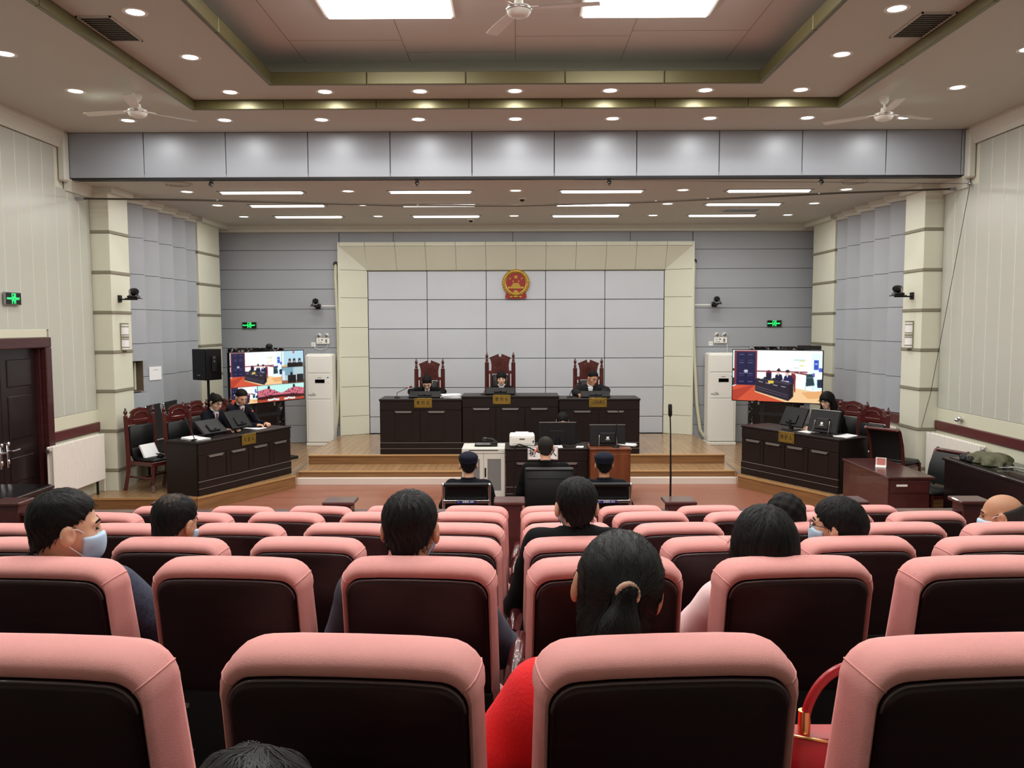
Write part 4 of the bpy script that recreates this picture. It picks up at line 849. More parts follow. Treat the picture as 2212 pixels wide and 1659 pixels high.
def exit_sign(lb, loc, rz, wd=.29, ht=.135):
    t = thing('exit_sign', lb, 'exit sign', loc, rz, 'green exit signs')
    MB().box(-wd / 2, wd / 2, -.03, .0, -ht / 2, ht / 2, c=.004).build('case', 'steel', t); MB().box(-wd / 2 + .008, wd / 2 - .008, -.033, -.028, -ht / 2 + .008, ht / 2 - .008).build('face', 'black_plastic', t)
    h = ht * .40; b = MB(); y0, y1 = -.036, -.032
    b.box(-.035, -.029, y0, y1, -h, h); b.box(.029, .035, y0, y1, -h, h); b.box(-.035, .035, y0, y1, h - .006, h); b.box(.005, .017, y0, y1, h - .025, h - .013)
    b.M = Matrix.Translation((.0, 0, .0)); 
    for P in ([(.008, h - .03), (-.006, -.004)], [(.004, h - .034), (.02, .004)], [(.004, h - .034), (-.016, .012)], [(-.006, -.004), (.012, -.02), (.004, -h + .004)], [(-.006, -.004), (-.02, -.028), (-.028, -.03)]):
        b.tube([(p[0], -.034, p[1]) for p in P], .004, 5)
    b.build('running_figure', 'green_glow', t)
    text_mesh('EXIT', .036, 'lettering', 'green_glow', t, (.078, -.034, 0), (PI / 2, 0, 0), .0005, .0006); text_mesh('安全出口', .024, 'lettering', 'green_glow', t, (-.085, -.034, 0), (PI / 2, 0, 0), .0005, .0006)
exit_sign('green exit sign above the double door', (-W + .02, 9.8, 2.885), PI / 2 + 0, .31, .15)
exit_sign('green exit sign above the left television', (-5.30, YW - .002, 2.558), 0)
exit_sign('green exit sign above the right television', (5.12, YW - .002, 2.566), 0)
def ptz(lb, loc, rz, hy=0.0):
    """video camera on a wall bracket; wall behind at +y, lens looks to -y turned by hy"""
    t = thing('video_camera', lb, 'camera', loc, rz, 'pan tilt video cameras')
    b = MB(); b.box(-.05, .05, -.02, .0, -.06, .04, c=.004); b.box(-.02, .02, -.26, -.0, -.03, -.01, c=.004); b.box(-.09, .09, -.30, -.12, -.012, .0, c=.004); b.build('bracket', 'black_plastic', t)
    b = MB(); b.box(-.075, .075, -.28, -.14, .0, .035, c=.012); b.build('base', 'dark_metal', t, smooth=50); MB().box(-.05, .05, -.285, -.275, .008, .024).build('front_strip', 'steel', t)
    hd = MB(); hd.M = Matrix.Translation((0, -.21, .09)) @ Matrix.Rotation(hy, 4, 'Z')
    hd.box(-.066, -.052, -.02, .02, -.055, .02, c=.004); hd.box(.052, .066, -.02, .02, -.055, .02, c=.004); hd.build('yoke', 'steel', t)
    hd = MB(); hd.M = Matrix.Translation((0, -.21, .09)) @ Matrix.Rotation(hy, 4, 'Z'); hd.lathe([(.03, .06), (.05, .045), (.055, 0), (.05, -.05), (.04, -.075)][::-1], (0, 0, 0), 16, 'y'); hd.build('head', 'black_plastic', t, smooth=50)
    hd = MB(); hd.M = Matrix.Translation((0, -.21, .09)) @ Matrix.Rotation(hy, 4, 'Z'); hd.lathe([(.001, -.092), (.026, -.092), (.03, -.07)], (0, 0, 0), 14, 'y'); hd.build('lens', 'black_gloss', t, smooth=50)
ptz('video camera on a bracket left of the cream frame', (-3.93, YW, 2.94), 0)
ptz('video camera on a bracket right of the cream frame', (3.93, YW, 2.96), 0)
ptz('video camera on the left banded pilaster', (-5.72, 11.98, 2.96), PI / 2, -.6)
ptz('video camera on the right banded pilaster', (5.72, 12.04, 2.97), -PI / 2, .5)
for sx in (-1, 1):
    t = thing('cable_trunking', 'white cable strip from the %s wall camera to the cream frame' % ('left' if sx < 0 else 'right'), 'trunking', group='white cable trunking'); MB().box(sx * 3.51, sx * 3.86, YW - .012, YW, 2.925, 2.95, c=.002).build('strip', 'white_plastic', t)
def emergency(lb, loc):
    t = thing('emergency_light', lb, 'emergency light', loc, 0, 'twin-head emergency lights')
    MB().box(-.13, .13, -.05, 0, -.06, .06, c=.008).build('case', 'white_plastic', t); MB().box(.05, .085, -.053, -.048, -.035, .03).build('switch_panel', 'steel', t); MB().box(-.03, .0, -.053, -.048, .01, .03).build('indicator', 'black_plastic', t); MB().lathe([(.012, 0), (.012, -.004)], (-.03, -.048, -.03), 10, 'y').build('button', 'steel', t); MB().box(-.1, -.06, -.052, -.049, .01, .018).build('label_line', 'dark_metal', t); MB().box(-.1, -.05, -.052, -.049, -.035, -.028).build('label_line', 'dark_metal', t)
    for sx in (-1, 1):
        h = MB(); h.lathe([(.02, .03), (.045, .02), (.05, -.02), (.046, -.03)][::-1], (sx * .075, -.03, .105), 16, 'y'); h.tube([(sx * .075, -.03, .05), (sx * .075, -.03, .07)], .012); o = h.build('lamp_head', 'white_plastic', t, smooth=50); MB().lathe([(.04, -.031), (.03, -.036), (.001, -.038)][::-1], (sx * .075, -.03, .105), 14, 'y').build('lens', 'steel', o, smooth=50)
emergency('twin-head emergency light above the left air conditioner', (-3.84, YW, 2.245)); emergency('twin-head emergency light above the right air conditioner', (4.06, YW, 2.24))
for x, z, lb in ((-4.04, 2.175, 'white socket beside the left emergency light'), (3.875, 2.172, 'white socket beside the right emergency light'), (-2.42, .58, 'white socket low on the silver panels by the bench')):
    y = YW if abs(x) > 3 else 16.674
    t = thing('wall_socket', lb, 'socket', (x, y, z), 0, 'white wall sockets'); MB().box(-.043, .043, -.01, 0, -.043, .043, c=.003).build('plate', 'white_plastic', t)
    for a, b_ in ((-.012, 0), (.012, 0), (0, .014)): MB().box(a - .003, a + .003, -.011, -.009, b_ - .008, b_ + .004).build('pin_slot', 'black_plastic', t)
t = thing('power_cord', 'white cord drooping from the left emergency light to its socket', 'cord'); MB().tube([(-4.04, YW - .02, 2.165), (-4.0, YW - .02, 2.10), (-3.9, YW - .02, 2.07), (-3.78, YW - .02, 2.10), (-3.74, YW - .02, 2.19)], .006, 6).build('cord', 'white_plastic', t, smooth=60)
t = thing('power_cord', 'white cord hanging from the right emergency light behind the air conditioner', 'cord'); MB().tube([(4.18, YW - .02, 2.2), (4.2, YW - .02, 2.1), (4.2, YW - .02, 1.9)], .006, 6).build('cord', 'white_plastic', t, smooth=60)
def aircon(lb, x0, x1):
    t = thing('air_conditioner', lb, 'air conditioner', (x0, 16.08, .2), 0, 'floor-standing air conditioners'); w_ = x1 - x0
    MB().box(0, w_, .02, .38, .05, 1.80, c=.03).build('body', 'white_enamel', t); MB().box(-.01, w_ + .01, 0, .39, 0, .06, c=.008).build('base', 'white_enamel', t)
    MB().box(.035, w_ - .035, .0, .03, 1.43, 1.76, c=.008).build('outlet_panel', 'white_plastic', t); p = MB().box(.035, w_ - .035, .0, .03, .92, 1.42, c=.008).build('control_panel', 'white_plastic', t); MB().box(.035, w_ - .035, .0, .03, .075, .912, c=.008).build('lower_panel', 'white_plastic', t)
    MB().box(w_ * .36, w_ * .72, -.006, .004, 1.235, 1.305, c=.002).build('display', 'black_gloss', p); MB().box(w_ * .46, w_ * .6, -.004, .002, 1.335, 1.345).build('brand_mark', 'steel', p); MB().box(w_ * .8, w_ * .89, -.004, .002, 1.24, 1.37).build('sticker', 'paper', p); MB().box(w_ * .81, w_ * .88, -.005, .002, 1.33, 1.355).build('sticker_band', mat('blue_print', (96, 120, 170), .6), p)
    sq = MB(); xc = w_ * .22; sq.tube([(xc - .07 + .012 * i, -.004, 1.0 + .012 * math.sin(i * 1.9) + .006 * math.sin(i * .7)) for i in range(14)], .004, 5); sq.tube([(xc, -.004, 1.02), (xc + .03, -.004, 1.035), (xc + .06, -.004, 1.022)], .003, 5); sq.build('script_mark', 'joint_dark', p)
    MB().box(.0, .035, .012, .03, .08, 1.77, c=.006).build('side_trim', 'white_enamel', t); MB().box(w_ - .035, w_, .012, .03, .08, 1.77, c=.006).build('side_trim', 'white_enamel', t)
aircon('tall white air conditioner beside the left television', -4.10, -3.585); aircon('tall white air conditioner beside the right television', 3.74, 4.28)
for sx, pts, lb in ((-1, [(-3.55, 3.75), (-3.56, 3.5), (-3.545, 2.95), (-3.53, 2.5), (-3.525, 2.0), (-3.535, 1.4), (-3.57, .75), (-3.62, .42), (-3.68, .30)], 'ribbed cream hose running down to the left air conditioner'), (1, [(3.51, 3.78), (3.50, 3.4), (3.50, 2.75), (3.54, 1.83), (3.60, .95), (3.67, .45), (3.74, .33), (3.85, .30)], 'ribbed cream hose running down to the right air conditioner')):
    t = thing('air_hose', lb, 'hose', group='ribbed hoses'); 
    Q = []; 
    for i in range(len(pts) - 1):
        m = max(2, int(math.dist(pts[i], pts[i + 1]) / .025))
        for k in range(m): s_ = k / m; Q.append((pts[i][0] * (1 - s_) + pts[i + 1][0] * s_, YW - .07 - (.04 if sx < 0 else .0) * 0, pts[i][1] * (1 - s_) + pts[i + 1][1] * s_))
    MB().tube(Q, [.032 + (.0035 if i % 3 == 0 else 0) for i in range(len(Q))], 10).build('hose', 'hose_cream', t, smooth=60); MB().lathe([(.05, 0), (.05, -.09), (.03, -.095)], (pts[0][0], YW, pts[0][1] + .01), 14, 'y').build('wall_collar', 'dark_metal', t, smooth=50)
for sx in (-1, 1):
    t = thing('wall_sconce', 'white half-round sconce with grey bands on the %s pilaster' % ('left' if sx < 0 else 'right'), 'wall lamp', (sx * 5.72, 12.05, 2.40), 0 if sx < 0 else PI, 'banded wall sconces')
    P = arc(0, 0, .075, -PI / 2, PI / 2, 10)
    MB().prism([(p[0] * .9 + .01, p[1]) for p in P], -.185, .185).build('shade', 'sconce_glass', t, smooth=40); MB().box(0, .015, -.085, .085, -.20, .20).build('backplate', 'band_grey', t)
    for z, h in ((.19, .008), (.15, .006), (.03, .006), (-.005, .014), (-.035, .006), (-.15, .006), (-.19, .008)): MB().prism([(p[0] * .95 + .012, p[1] * 1.05) for p in P], z - h, z + h).build('band', 'band_grey', t, smooth=40)
# niche with meters on the left stage wall, paper notice
t = thing('meter_niche', 'open recessed box with brown meters on the grey wall', 'niche', (-W, 12.34, 1.53))
MB().box(-.12, -.10, 0, .70, 0, .49).build('back_plate', 'cream_tile', t); MB().box(-.10, .09, .69, .70, 0, .49).build('side_board', mat('niche_brown', (112, 96, 78), .7), t); MB().box(-.10, .07, .0, .70, .0, .012).build('bottom_board', 'niche_brown', t); MB().box(-.10, .07, 0, .7, .478, .49).build('top_board', 'niche_brown', t)
for z in (.12, .33): MB().box(-.10, -.05, .30, .52, z - .05, z + .06, c=.006).build('meter', mat('meter_amber', (150, 108, 50), .5), t)
MB().box(-.10, .02, .56, .60, .03, .46).build('inner_post', 'cream_paint', t)
t = thing('wall_notice', 'white sheet of paper taped to the grey wall by the niche', 'notice'); b = MB(); b.prism([(-5.842, 13.14), (-5.751, 13.38), (-5.746, 13.38), (-5.837, 13.14)], 1.69, 1.905); b.build('sheet', 'paper', t); b = MB(); b.prism([(-5.808, 13.22), (-5.774, 13.31), (-5.770, 13.31), (-5.804, 13.22)], 1.852, 1.857); b.build('printed_line', 'steel', t)
t = thing('spotlight_fixture', 'small chrome twin fixture on the right wall above the rail', 'fixture', (W - .01, 11.05, 1.28)); b = MB(); b.lathe([(.03, 0), (.03, -.02), (.001, -.025)][::-1], (0, 0, 0), 12, 'x'); b.ell((-.05, -.02, .015), (.03, .03, .03)); b.ell((-.05, .04, -.01), (.035, .03, .03)); b.build('body', 'chrome', t, smooth=50)
# loudspeaker on its stand
t = thing('loudspeaker', 'black loudspeaker on a pole beside the left television', 'loudspeaker', (-5.13, 13.75, 0), -.62)
MB().tube([(0, .0, .25), (0, .0, 1.66)], .022, 10).build('stand_pole', 'black_plastic', t, smooth=60); MB().tube([(0, 0, .2), (0, 0, .28)], [.18, .03], 14).build('stand_base', 'black_plastic', t)
b = MB(); b.prism([(-.19, -.16), (.19, -.16), (.13, .17), (-.13, .17)], 1.66, 2.17); b.build('cabinet', 'black_plastic', t); MB().box(-.175, .175, -.172, -.158, 1.68, 2.15, c=.004).build('grille', 'black_leather', t); MB().box(-.04, .04, -.176, -.17, 1.735, 1.75).build('maker_plate', 'steel', t)
b = MB(); b.M = Matrix.Translation((.175, -.0, 0)) @ Matrix.Rotation(PI / 2 + .18, 4, 'Z'); b.box(-.05, .05, -.008, .006, 1.80, 2.06, c=.003); b.build('terminal_plate', 'dark_metal', t)
for z in (2.03, 1.97): b = MB(); b.M = Matrix.Translation((.185, -.0, 0)) @ Matrix.Rotation(PI / 2 + .18, 4, 'Z'); b.lathe([(.02, -.003), (.02, .004)], (0, 0, z), 10, 'y'); b.build('socket', 'steel', t)
# ------------------------------------------------------------------ televisions
class Pic:
    def __init__(s, w_, h, bg): s.a = np.zeros((h, w_, 3)); s.a[:] = bg; s.w = w_; s.h = h
    def rect(s, x0, y0, x1, y1, c): s.a[int(y0 * s.h):max(int(y0 * s.h) + 1, int(round(y1 * s.h))), int(x0 * s.w):max(int(x0 * s.w) + 1, int(round(x1 * s.w)))] = c
    def poly(s, P, c):
        yy, xx = np.mgrid[0:s.h, 0:s.w]; X = (xx + .5) / s.w; Y = (yy + .5) / s.h; ins = np.zeros((s.h, s.w), bool); n = len(P)
        for i in range(n):
            (x0, y0), (x1, y1) = P[i], P[(i + 1) % n]
            if y0 == y1: continue
            cnd = ((y0 > Y) != (y1 > Y)) & (X < (x1 - x0) * (Y - y0) / (y1 - y0) + x0); ins ^= cnd
        s.a[ins] = c
    def ell(s, x, y, rx, ry, c):
        yy, xx = np.mgrid[0:s.h, 0:s.w]; s.a[(((xx + .5) / s.w - x) / rx) ** 2 + (((yy + .5) / s.h - y) / ry) ** 2 < 1] = c
    def paste(s, o, x0, y0, x1, y1):
        X = np.linspace(x0 * s.w, x1 * s.w, 2).astype(int); Y = np.linspace(y0 * s.h, y1 * s.h, 2).astype(int)
        iy = np.linspace(0, o.h - 1, Y[1] - Y[0]).astype(int); ix = np.linspace(0, o.w - 1, X[1] - X[0]).astype(int); s.a[Y[0]:Y[1], X[0]:X[1]] = o.a[iy][:, ix]
def court_feed(w_, h):
    p = Pic(w_, h, (250, 254, 255)); R_ = (120, 42, 56)
    p.rect(0, 0, .02, .7, (214, 240, 240)); p.rect(.02, .015, .28, .69, R_); p.rect(.045, .04, .262, .69, (26, 24, 66)); p.rect(.152, .04, .157, .69, (14, 12, 40))
    for y in (.085, .20, .245, .46, .50, .62): p.rect(.075, y, .13, y + .008, (120, 116, 150)); p.rect(.175, y, .23, y + .008, (120, 116, 150))
    p.rect(.13, .41, .178, .425, (235, 240, 250)); p.rect(.143, .385, .149, .455, (235, 240, 250)); p.rect(.162, .385, .168, .455, (235, 240, 250)); p.rect(.0, .37, .02, .41, (60, 20, 20)); p.rect(0, .55, .02, .7, (30, 50, 50))
    p.poly([(0, .73), (.05, .69), (.26, .69), (.3, .84), (.64, 1), (0, 1)], (206, 84, 56)); p.poly([(0, .8), (.2, .70), (.25, .7), (.05, 1), (0, 1)], (176, 62, 44)); p.poly([(.26, .82), (.62, 1.01), (1, 1.01), (1, .80), (.7, .72), (.26, .78)], (240, 200, 150)); p.poly([(.78, .8), (1, .76), (1, .9), (.85, .92)], (228, 170, 112))
    p.rect(.28, .40, .84, .425, R_); p.poly([(.7, .41), (.84, .44), (.84, .47), (.7, .435)], R_); p.rect(.71, .47, .84, .70, (248, 250, 250))
    p.poly([(.385, .44), (.39, .40), (.415, .385), (.44, .40), (.448, .44), (.448, .58), (.382, .58)], R_); p.rect(.392, .44, .44, .55, (24, 24, 56)); p.poly([(.66, .5), (.67, .43), (.70, .44), (.715, .48), (.712, .80), (.70, .80), (.69, .6)], (130, 40, 40))
    p.poly([(.485, .58), (.49, .48), (.52, .455), (.56, .47), (.575, .58)], (22, 24, 62)); p.ell(.522, .425, .021, .042, (236, 196, 180)); p.ell(.525, .39, .022, .024, (30, 26, 34)); p.ell(.528, .365, .011, .018, (30, 26, 34)); p.poly([(.515, .465), (.522, .50), (.530, .465)], (245, 245, 250))
    p.poly([(.575, .60), (.59, .50), (.62, .465), (.665, .48), (.695, .56), (.69, .64), (.58, .62)], (28, 30, 74)); p.ell(.622, .44, .021, .042, (232, 184, 164)); p.ell(.625, .40, .023, .028, (26, 24, 34)); p.poly([(.612, .475), (.622, .53), (.632, .475)], (240, 240, 248)); p.ell(.60, .605, .045, .018, (246, 240, 236))
    p.poly([(.262, .555), (.64, .665), (.69, .625), (.69, .89), (.637, .975), (.262, .80)], (40, 34, 48)); p.poly([(.262, .555), (.64, .665), (.69, .625), (.60, .6), (.36, .53)], (60, 56, 74)); p.poly([(.64, .665), (.69, .625), (.69, .89), (.637, .975)], (30, 24, 34))
    for x, y in ((.30, .605), (.38, .632), (.465, .665), (.555, .69)): p.poly([(x, y), (x + .05, y + .014), (x + .05, y + .024), (x, y + .010)], (225, 225, 232))
    for d in (.055, .10): p.poly([(.264, .80 - d), (.636, .965 - d), (.636, .970 - d), (.264, .806 - d)], (150, 146, 160))
    p.rect(.412, .59, .472, .645, (222, 190, 80)); p.poly([(.36, .52), (.44, .53), (.43, .575), (.36, .56)], (22, 30, 44)); p.poly([(.46, .535), (.57, .55), (.55, .60), (.45, .58)], (26, 30, 46)); p.ell(.33, .54, .03, .02, (250, 250, 250))
    p.rect(.69, .17, .82, .195, (196, 224, 222)); p.rect(.755, .19, .81, .21, (226, 222, 140)); p.rect(.69, .33, .745, .34, (180, 190, 200)); p.rect(.755, .28, .80, .30, (230, 220, 120)); p.rect(.75, .195, .755, .44, (214, 236, 236))
    p.rect(.885, .05, 1, .75, (226, 250, 252)); p.rect(.912, .18, .96, .36, (52, 78, 190)); p.rect(.92, .24, .95, .26, (190, 205, 240)); p.poly([(.90, .44), (.925, .38), (.99, .42), (.985, .55), (.90, .52)], (246, 246, 255)); p.rect(.902, .43, .92, .50, (70, 80, 190)); p.rect(.965, .33, 1, .40, (70, 90, 190))
    p.poly([(.83, .45), (.895, .44), (.92, .66), (.825, .68)], (36, 62, 70)); p.rect(.818, .68, .824, .80, (180, 220, 220)); p.rect(.90, .66, .906, .78, (180, 220, 220)); p.poly([(.945, .55), (1, .54), (1, .70), (.95, .70)], (30, 44, 70)); p.poly([(.83, .5), (.9, .5), (.905, .53), (.83, .53)], (70, 100, 108))
    return p
def bench_feed(w_, h):
    p = Pic(w_, h, (176, 214, 232)); p.rect(0, .85, 1, 1, (206, 170, 130)); p.rect(0, .0, .08, .9, (240, 250, 240)); p.rect(.25, .74, .97, 1, (20, 16, 22))
    for x in (.36, .57, .82): p.rect(x - .05, .50, x + .05, .76, (40, 22, 30)); p.poly([(x - .06, .55), (x, .45), (x + .06, .55)], (40, 22, 30)); p.ell(x, .66, .03, .06, (220, 190, 180))
    p.ell(.54, .09, .04, .07, (196, 60, 44)); return p
def seats_feed(w_, h, fl):
    p = Pic(w_, h, (190, 240, 232)); p.poly([(0, .3), (.45, .18), (1, .52), (1, .75), (0, .72)], (206, 108, 126)); p.rect(0, .72, 1, 1, (176, 70, 50)); p.poly([(0, .68), (.6, .62), (1, .62), (1, .75), (.2, .85), (0, .82)], (60, 20, 24)); p.rect(.42, .05, .5, .24, (26, 30, 30))
    rnd = random.Random(3)
    for i in range(26): x, y = rnd.random() * .8, .3 + rnd.random() * .35; p.ell(x, y, .018, .03, (40, 24, 34))
    for i in range(6): p.ell(.45 + .08 * i, .84 + .05 * rnd.random(), .05, .06, (226, 240, 240))
    if fl: p.a = p.a[:, ::-1]
    return p
def tv(lb, pl, pr, z0, z1, pic, strength, mark):
    """pl, pr: plan positions of the screen's left and right ends"""
    dx, dy = pr[0] - pl[0], pr[1] - pl[1]; w_ = math.hypot(dx, dy); a = math.atan2(dy, dx)
    t = thing('television', lb, 'television', ((pl[0] + pr[0]) / 2, (pl[1] + pr[1]) / 2, .2), a, 'large televisions'); z0 -= .2; z1 -= .2
    MB().box(-w_ / 2 - .012, w_ / 2 + .012, .0, .05, z0 - .014, z1 + .012, c=.006).build('housing', 'black_plastic', t)
    f = MB()
    for s_ in (-1, 1): f.box(s_ * w_ / 2, s_ * (w_ / 2 + .012), -.008, .01, z0 - .014, z1 + .012, c=.002)
    f.box(-w_ / 2, w_ / 2, -.008, .01, z1, z1 + .012, c=.002); f.box(-w_ / 2, w_ / 2, -.008, .01, z0 - .014, z0, c=.002); f.build('bezel', 'black_gloss', t)
    a_ = np.pad(pic.a, ((1, 1), (1, 1), (0, 0)), 'edge'); pic.a = sum(a_[i:i + pic.h, j:j + pic.w] for i in range(3) for j in range(3)) / 9.0
    n, m = pic.w, pic.h; V = [(-w_ / 2 + w_ * i / (n - 1), -.002, z1 - (z1 - z0) * j / (m - 1)) for j in range(m) for i in range(n)]; F = [(j * n + i, (j + 1) * n + i, (j + 1) * n + i + 1, j * n + i + 1) for j in range(m - 1) for i in range(n - 1)]
    b = MB(); b.v = V; b.f = F; b.mi = [0] * len(F)
    mm = bpy.data.materials.new('screen_picture'); mm.use_nodes = True; N = mm.node_tree.nodes; bs = N['Principled BSDF']; at = N.new('ShaderNodeAttribute'); at.attribute_name = 'picture'; mm.node_tree.links.new(at.outputs['Color'], bs.inputs['Emission Color']); bs.inputs['Emission Strength'].default_value = strength; bs.inputs['Base Color'].default_value = (.01, .01, .01, 1); bs.inputs['Roughness'].default_value = .15
    o = b.build('screen', mm, t); ca = o.data.color_attributes.new('picture', 'FLOAT_COLOR', 'POINT'); c = pic.a.reshape(-1, 3) / 255.0; c = np.where(c <= .04045, c / 12.92, ((c + .055) / 1.055) ** 2.4); ca.data.foreach_set('color', np.concatenate([c, np.ones((len(c), 1))], 1).astype(np.float32).ravel())
    for s_ in (-1, 1): MB().box(s_ * .22, s_ * .27, .05, .09, .05, z1 - .15, c=.006).build('upright', 'dark_metal', t)
    MB().box(-.45, .45, -.22, .30, .0, .05, c=.01).build('stand_base', 'dark_metal', t); MB().box(-.3, .3, .04, .06, z0 - .25, z0 - .2).build('shelf_bar', 'dark_metal', t)
    if mark: MB().lathe([(.03, -.012), (.03, .006)], (mark, 0, z0 - .016), 12, 'y').build('sensor_knob', 'black_plastic', t, smooth=50)
    return t
feed = court_feed(320, 180)
lp = Pic(320, 180, (20, 26, 30)); lp.paste(court_feed(220, 120), 0, 0, .685, .665); lp.paste(bench_feed(100, 60), .69, 0, 1, .33); q = Pic(80, 45, (176, 200, 206)); q.rect(0, 0, .5, .5, (120, 160, 176)); q.rect(0, .8, 1, 1, (150, 90, 70)); q.rect(.25, .5, .62, .95, (18, 18, 24)); q.rect(.68, .45, .97, .95, (22, 20, 26)); q.ell(.42, .4, .05, .12, (18, 18, 24)); q.rect(0, .2, .12, .75, (210, 226, 240)); lp.paste(q, .69, .335, 1, .665)
lp.paste(court_feed(110, 60), 0, .67, .345, 1); lp.paste(seats_feed(104, 60, False), .35, .67, .675, 1); lp.paste(seats_feed(104, 60, True), .675, .67, 1, 1)
tv('television showing several camera views behind the prosecutors', (-4.72, 13.62), (-3.86, 15.0), 1.235, 2.105, lp, 1.15, 0)
tv('television showing the prosecution desk, behind the defender', (3.82, 14.6), (5.12, 13.86), 1.225, 2.105, feed, 1.15, -.33)
t = thing('web_camera', 'small black camera on top of the left television', 'camera', (-4.28, 14.36, 2.125), .6); MB().box(-.06, .06, -.05, .05, 0, .03, c=.008).build('base', 'black_plastic', t); MB().lathe([(.03, .05), (.045, .04), (.045, -.05), (.03, -.06)][::-1], (0, 0, .075), 14, 'y').build('head', 'black_plastic', t, smooth=50); MB().tube([(-.05, 0, .02), (-.05, 0, .09)], .01).build('yoke', 'black_plastic', t)
t = thing('decoder_box', 'flat black box resting on top of the right television', 'device', (4.93, 13.98, 2.122), aR + 1.07 - .53); MB().box(-.19, .19, .0, .06, 0, .075, c=.004).build('case', 'black_plastic', t); MB().box(-.17, .17, -.004, .004, .02, .05).build('front_strip', 'dark_metal', t)
# black waiting chairs behind the prosecution chairs
def waiting_chair(lb, loc, rz, w_, zt, txt=None, grp='black and chrome waiting chairs'):
    """facing +y; chrome side frames, black slung seat"""
    t = thing('waiting_chair', lb, 'chair', loc, rz, grp); hw = w_ / 2
    P = [(-.28, zt), (-.25, zt - .15), (-.20, .55), (-.14, .44), (-.02, .41), (.22, .43)]
    b = MB(); b.prism_x([(p[0], p[1]) for p in P] + [(p[0] + .012, p[1] + .018) for p in P[::-1]], -hw + .03, hw - .03); b.build('sling_seat', 'black_leather', t, smooth=30)
    b = MB(); b.tube([(-hw + .005, -.285, zt), (hw - .005, -.285, zt)], .022, 10); b.build('top_roll', 'black_leather', t, smooth=60)
    for sx in (-1, 1):
        b = MB(); x = sx * hw; b.tube([(x, -.285, zt), (x, -.26, zt - .12), (x, -.21, .56), (x, -.15, .43), (x, 0, .40), (x, .24, .42)], .016, 8); b.ell((x, -.285, zt), (.02, .02, .02)); b.build('side_frame', 'chrome', t, smooth=60)
        b = MB(); b.tube([(x, -.2, .6), (x, -.05, .64), (x, .18, .64), (x, .22, .42)], .013, 8); b.build('armrest', 'chrome', t, smooth=60)
        b = MB(); b.tube([(x, -.05, .40), (x, -.2, .02), (x, -.24, .0)], .014, 8); b.tube([(x, .05, .40), (x, .2, .02), (x, .24, .0)], .014, 8); b.build('leg', 'chrome', t, smooth=60)
    b = MB(); b.box(-hw, hw, -.285, -.262, zt - .185, zt - .155, c=.003); b.build('back_bar', 'chrome', t)
    if txt:
        l = MB().box(-.10, .10, -.289, -.284, zt - .184, zt - .156).build('number_label', mat('label_blue', (58, 44, 120), .5), t)
        text_mesh(txt, .024, 'lettering', 'paper', t, (.015, -.2895, zt - .1705), (PI / 2, 0, 0), .0004, .0004); MB().lathe([(.009, 0), (.009, -.001)], (-.078, -.289, zt - .17), 10, 'y').build('badge', 'blue_print', t)
waiting_chair('empty black waiting chair by the grey wall, nearer the radiator', (-5.35, 12.75, .2), -PI / 2, .5, 1.12); waiting_chair('empty black waiting chair by the grey wall, nearer the loudspeaker', (-5.33, 13.35, .2), -PI / 2, .5, 1.12)
waiting_chair('black chrome chair of the left bailiff, numbered 009', (-.495, 8.38, 0), 0, .455, .985, '法警队 009'); waiting_chair('black chrome chair of the right bailiff, numbered 010', (.90, 8.38, 0), 0, .455, .985, '法警队 010')
# defendant's chair
t = thing('office_chair', 'tall black leather chair under the defendant', 'chair', (.33, 8.45, 0))
b = MB(); b.box(-.247, .247, -.27, -.20, .46, 1.13, c=.03); b.build('backrest', 'black_leather', t, smooth=50); MB().box(-.245, .245, -.275, -.195, 1.105, 1.135, c=.012).build('top_edge', 'dark_metal', t); MB().box(-.22, .22, -.274, -.268, 1.03, 1.034).build('back_seam', 'dark_metal', t)
b = MB(); b.box(-.25, .25, -.24, .26, .40, .48, c=.03); b.build('seat', 'black_leather', t, smooth=50)
for sx in (-1, 1):
    b = MB(); b.tube([(sx * .29, -.2, .68), (sx * .30, .0, .69), (sx * .29, .2, .66)], [.025, .03, .025], 8); b.tube([(sx * .27, -.05, .42), (sx * .30, -.02, .68)], .016, 8); b.build('armrest', 'black_plastic', t, smooth=60)
for k in range(4): b = MB(); b.M = Matrix.Rotation(PI / 4 + k * PI / 2, 4, 'Z'); b.tube([(.05, 0, .38), (.33, 0, .02)], [.022, .018], 8); b.build('leg', 'black_plastic', t, smooth=60)
# national emblem
t = thing('state_emblem', 'round red and gold emblem on the silver panels', 'emblem', (0, 16.665, 3.36))
R0 = .275; zc = .03
MB().lathe([(.19, -.02), (.205, -.045), (.24, -.05), (.27, -.035), (R0, 0)][::-1], (0, 0, zc), 40, 'y').build('wheat_ring', 'emblem_gold', t, smooth=60)
b = MB()
for sx in (-1, 1):
    for i in range(26):
        q = -PI / 2 + sx * (.42 + i * .098); c_, s_ = math.cos(q), math.sin(q); r_ = .225 + .03 * (i % 2); b.M = Matrix.Translation((r_ * c_, -.048, zc + r_ * s_)) @ Matrix.Rotation(-(q + sx * PI / 2 * .8), 4, 'Y'); b.ell((0, 0, 0), (.026, .008, .010), 6, 4)
b.build('wheat_grains', 'emblem_gold', t, smooth=True)
MB().lathe([(.001, -.028), (.195, -.028), (.2, -.02)][::-1], (0, 0, zc), 40, 'y').build('red_disc', 'emblem_red', t)
def star(b, x, z, r_, rot=0):
    P = [(x + (r_ if i % 2 == 0 else r_ * .4) * math.sin(PI * i / 5 + rot), z + (r_ if i % 2 == 0 else r_ * .4) * math.cos(PI * i / 5 + rot)) for i in range(10)]; b.prism_y(P, -.038, -.026)
b = MB(); star(b, 0, zc + .115, .052); b.build('large_star', 'emblem_gold', t)
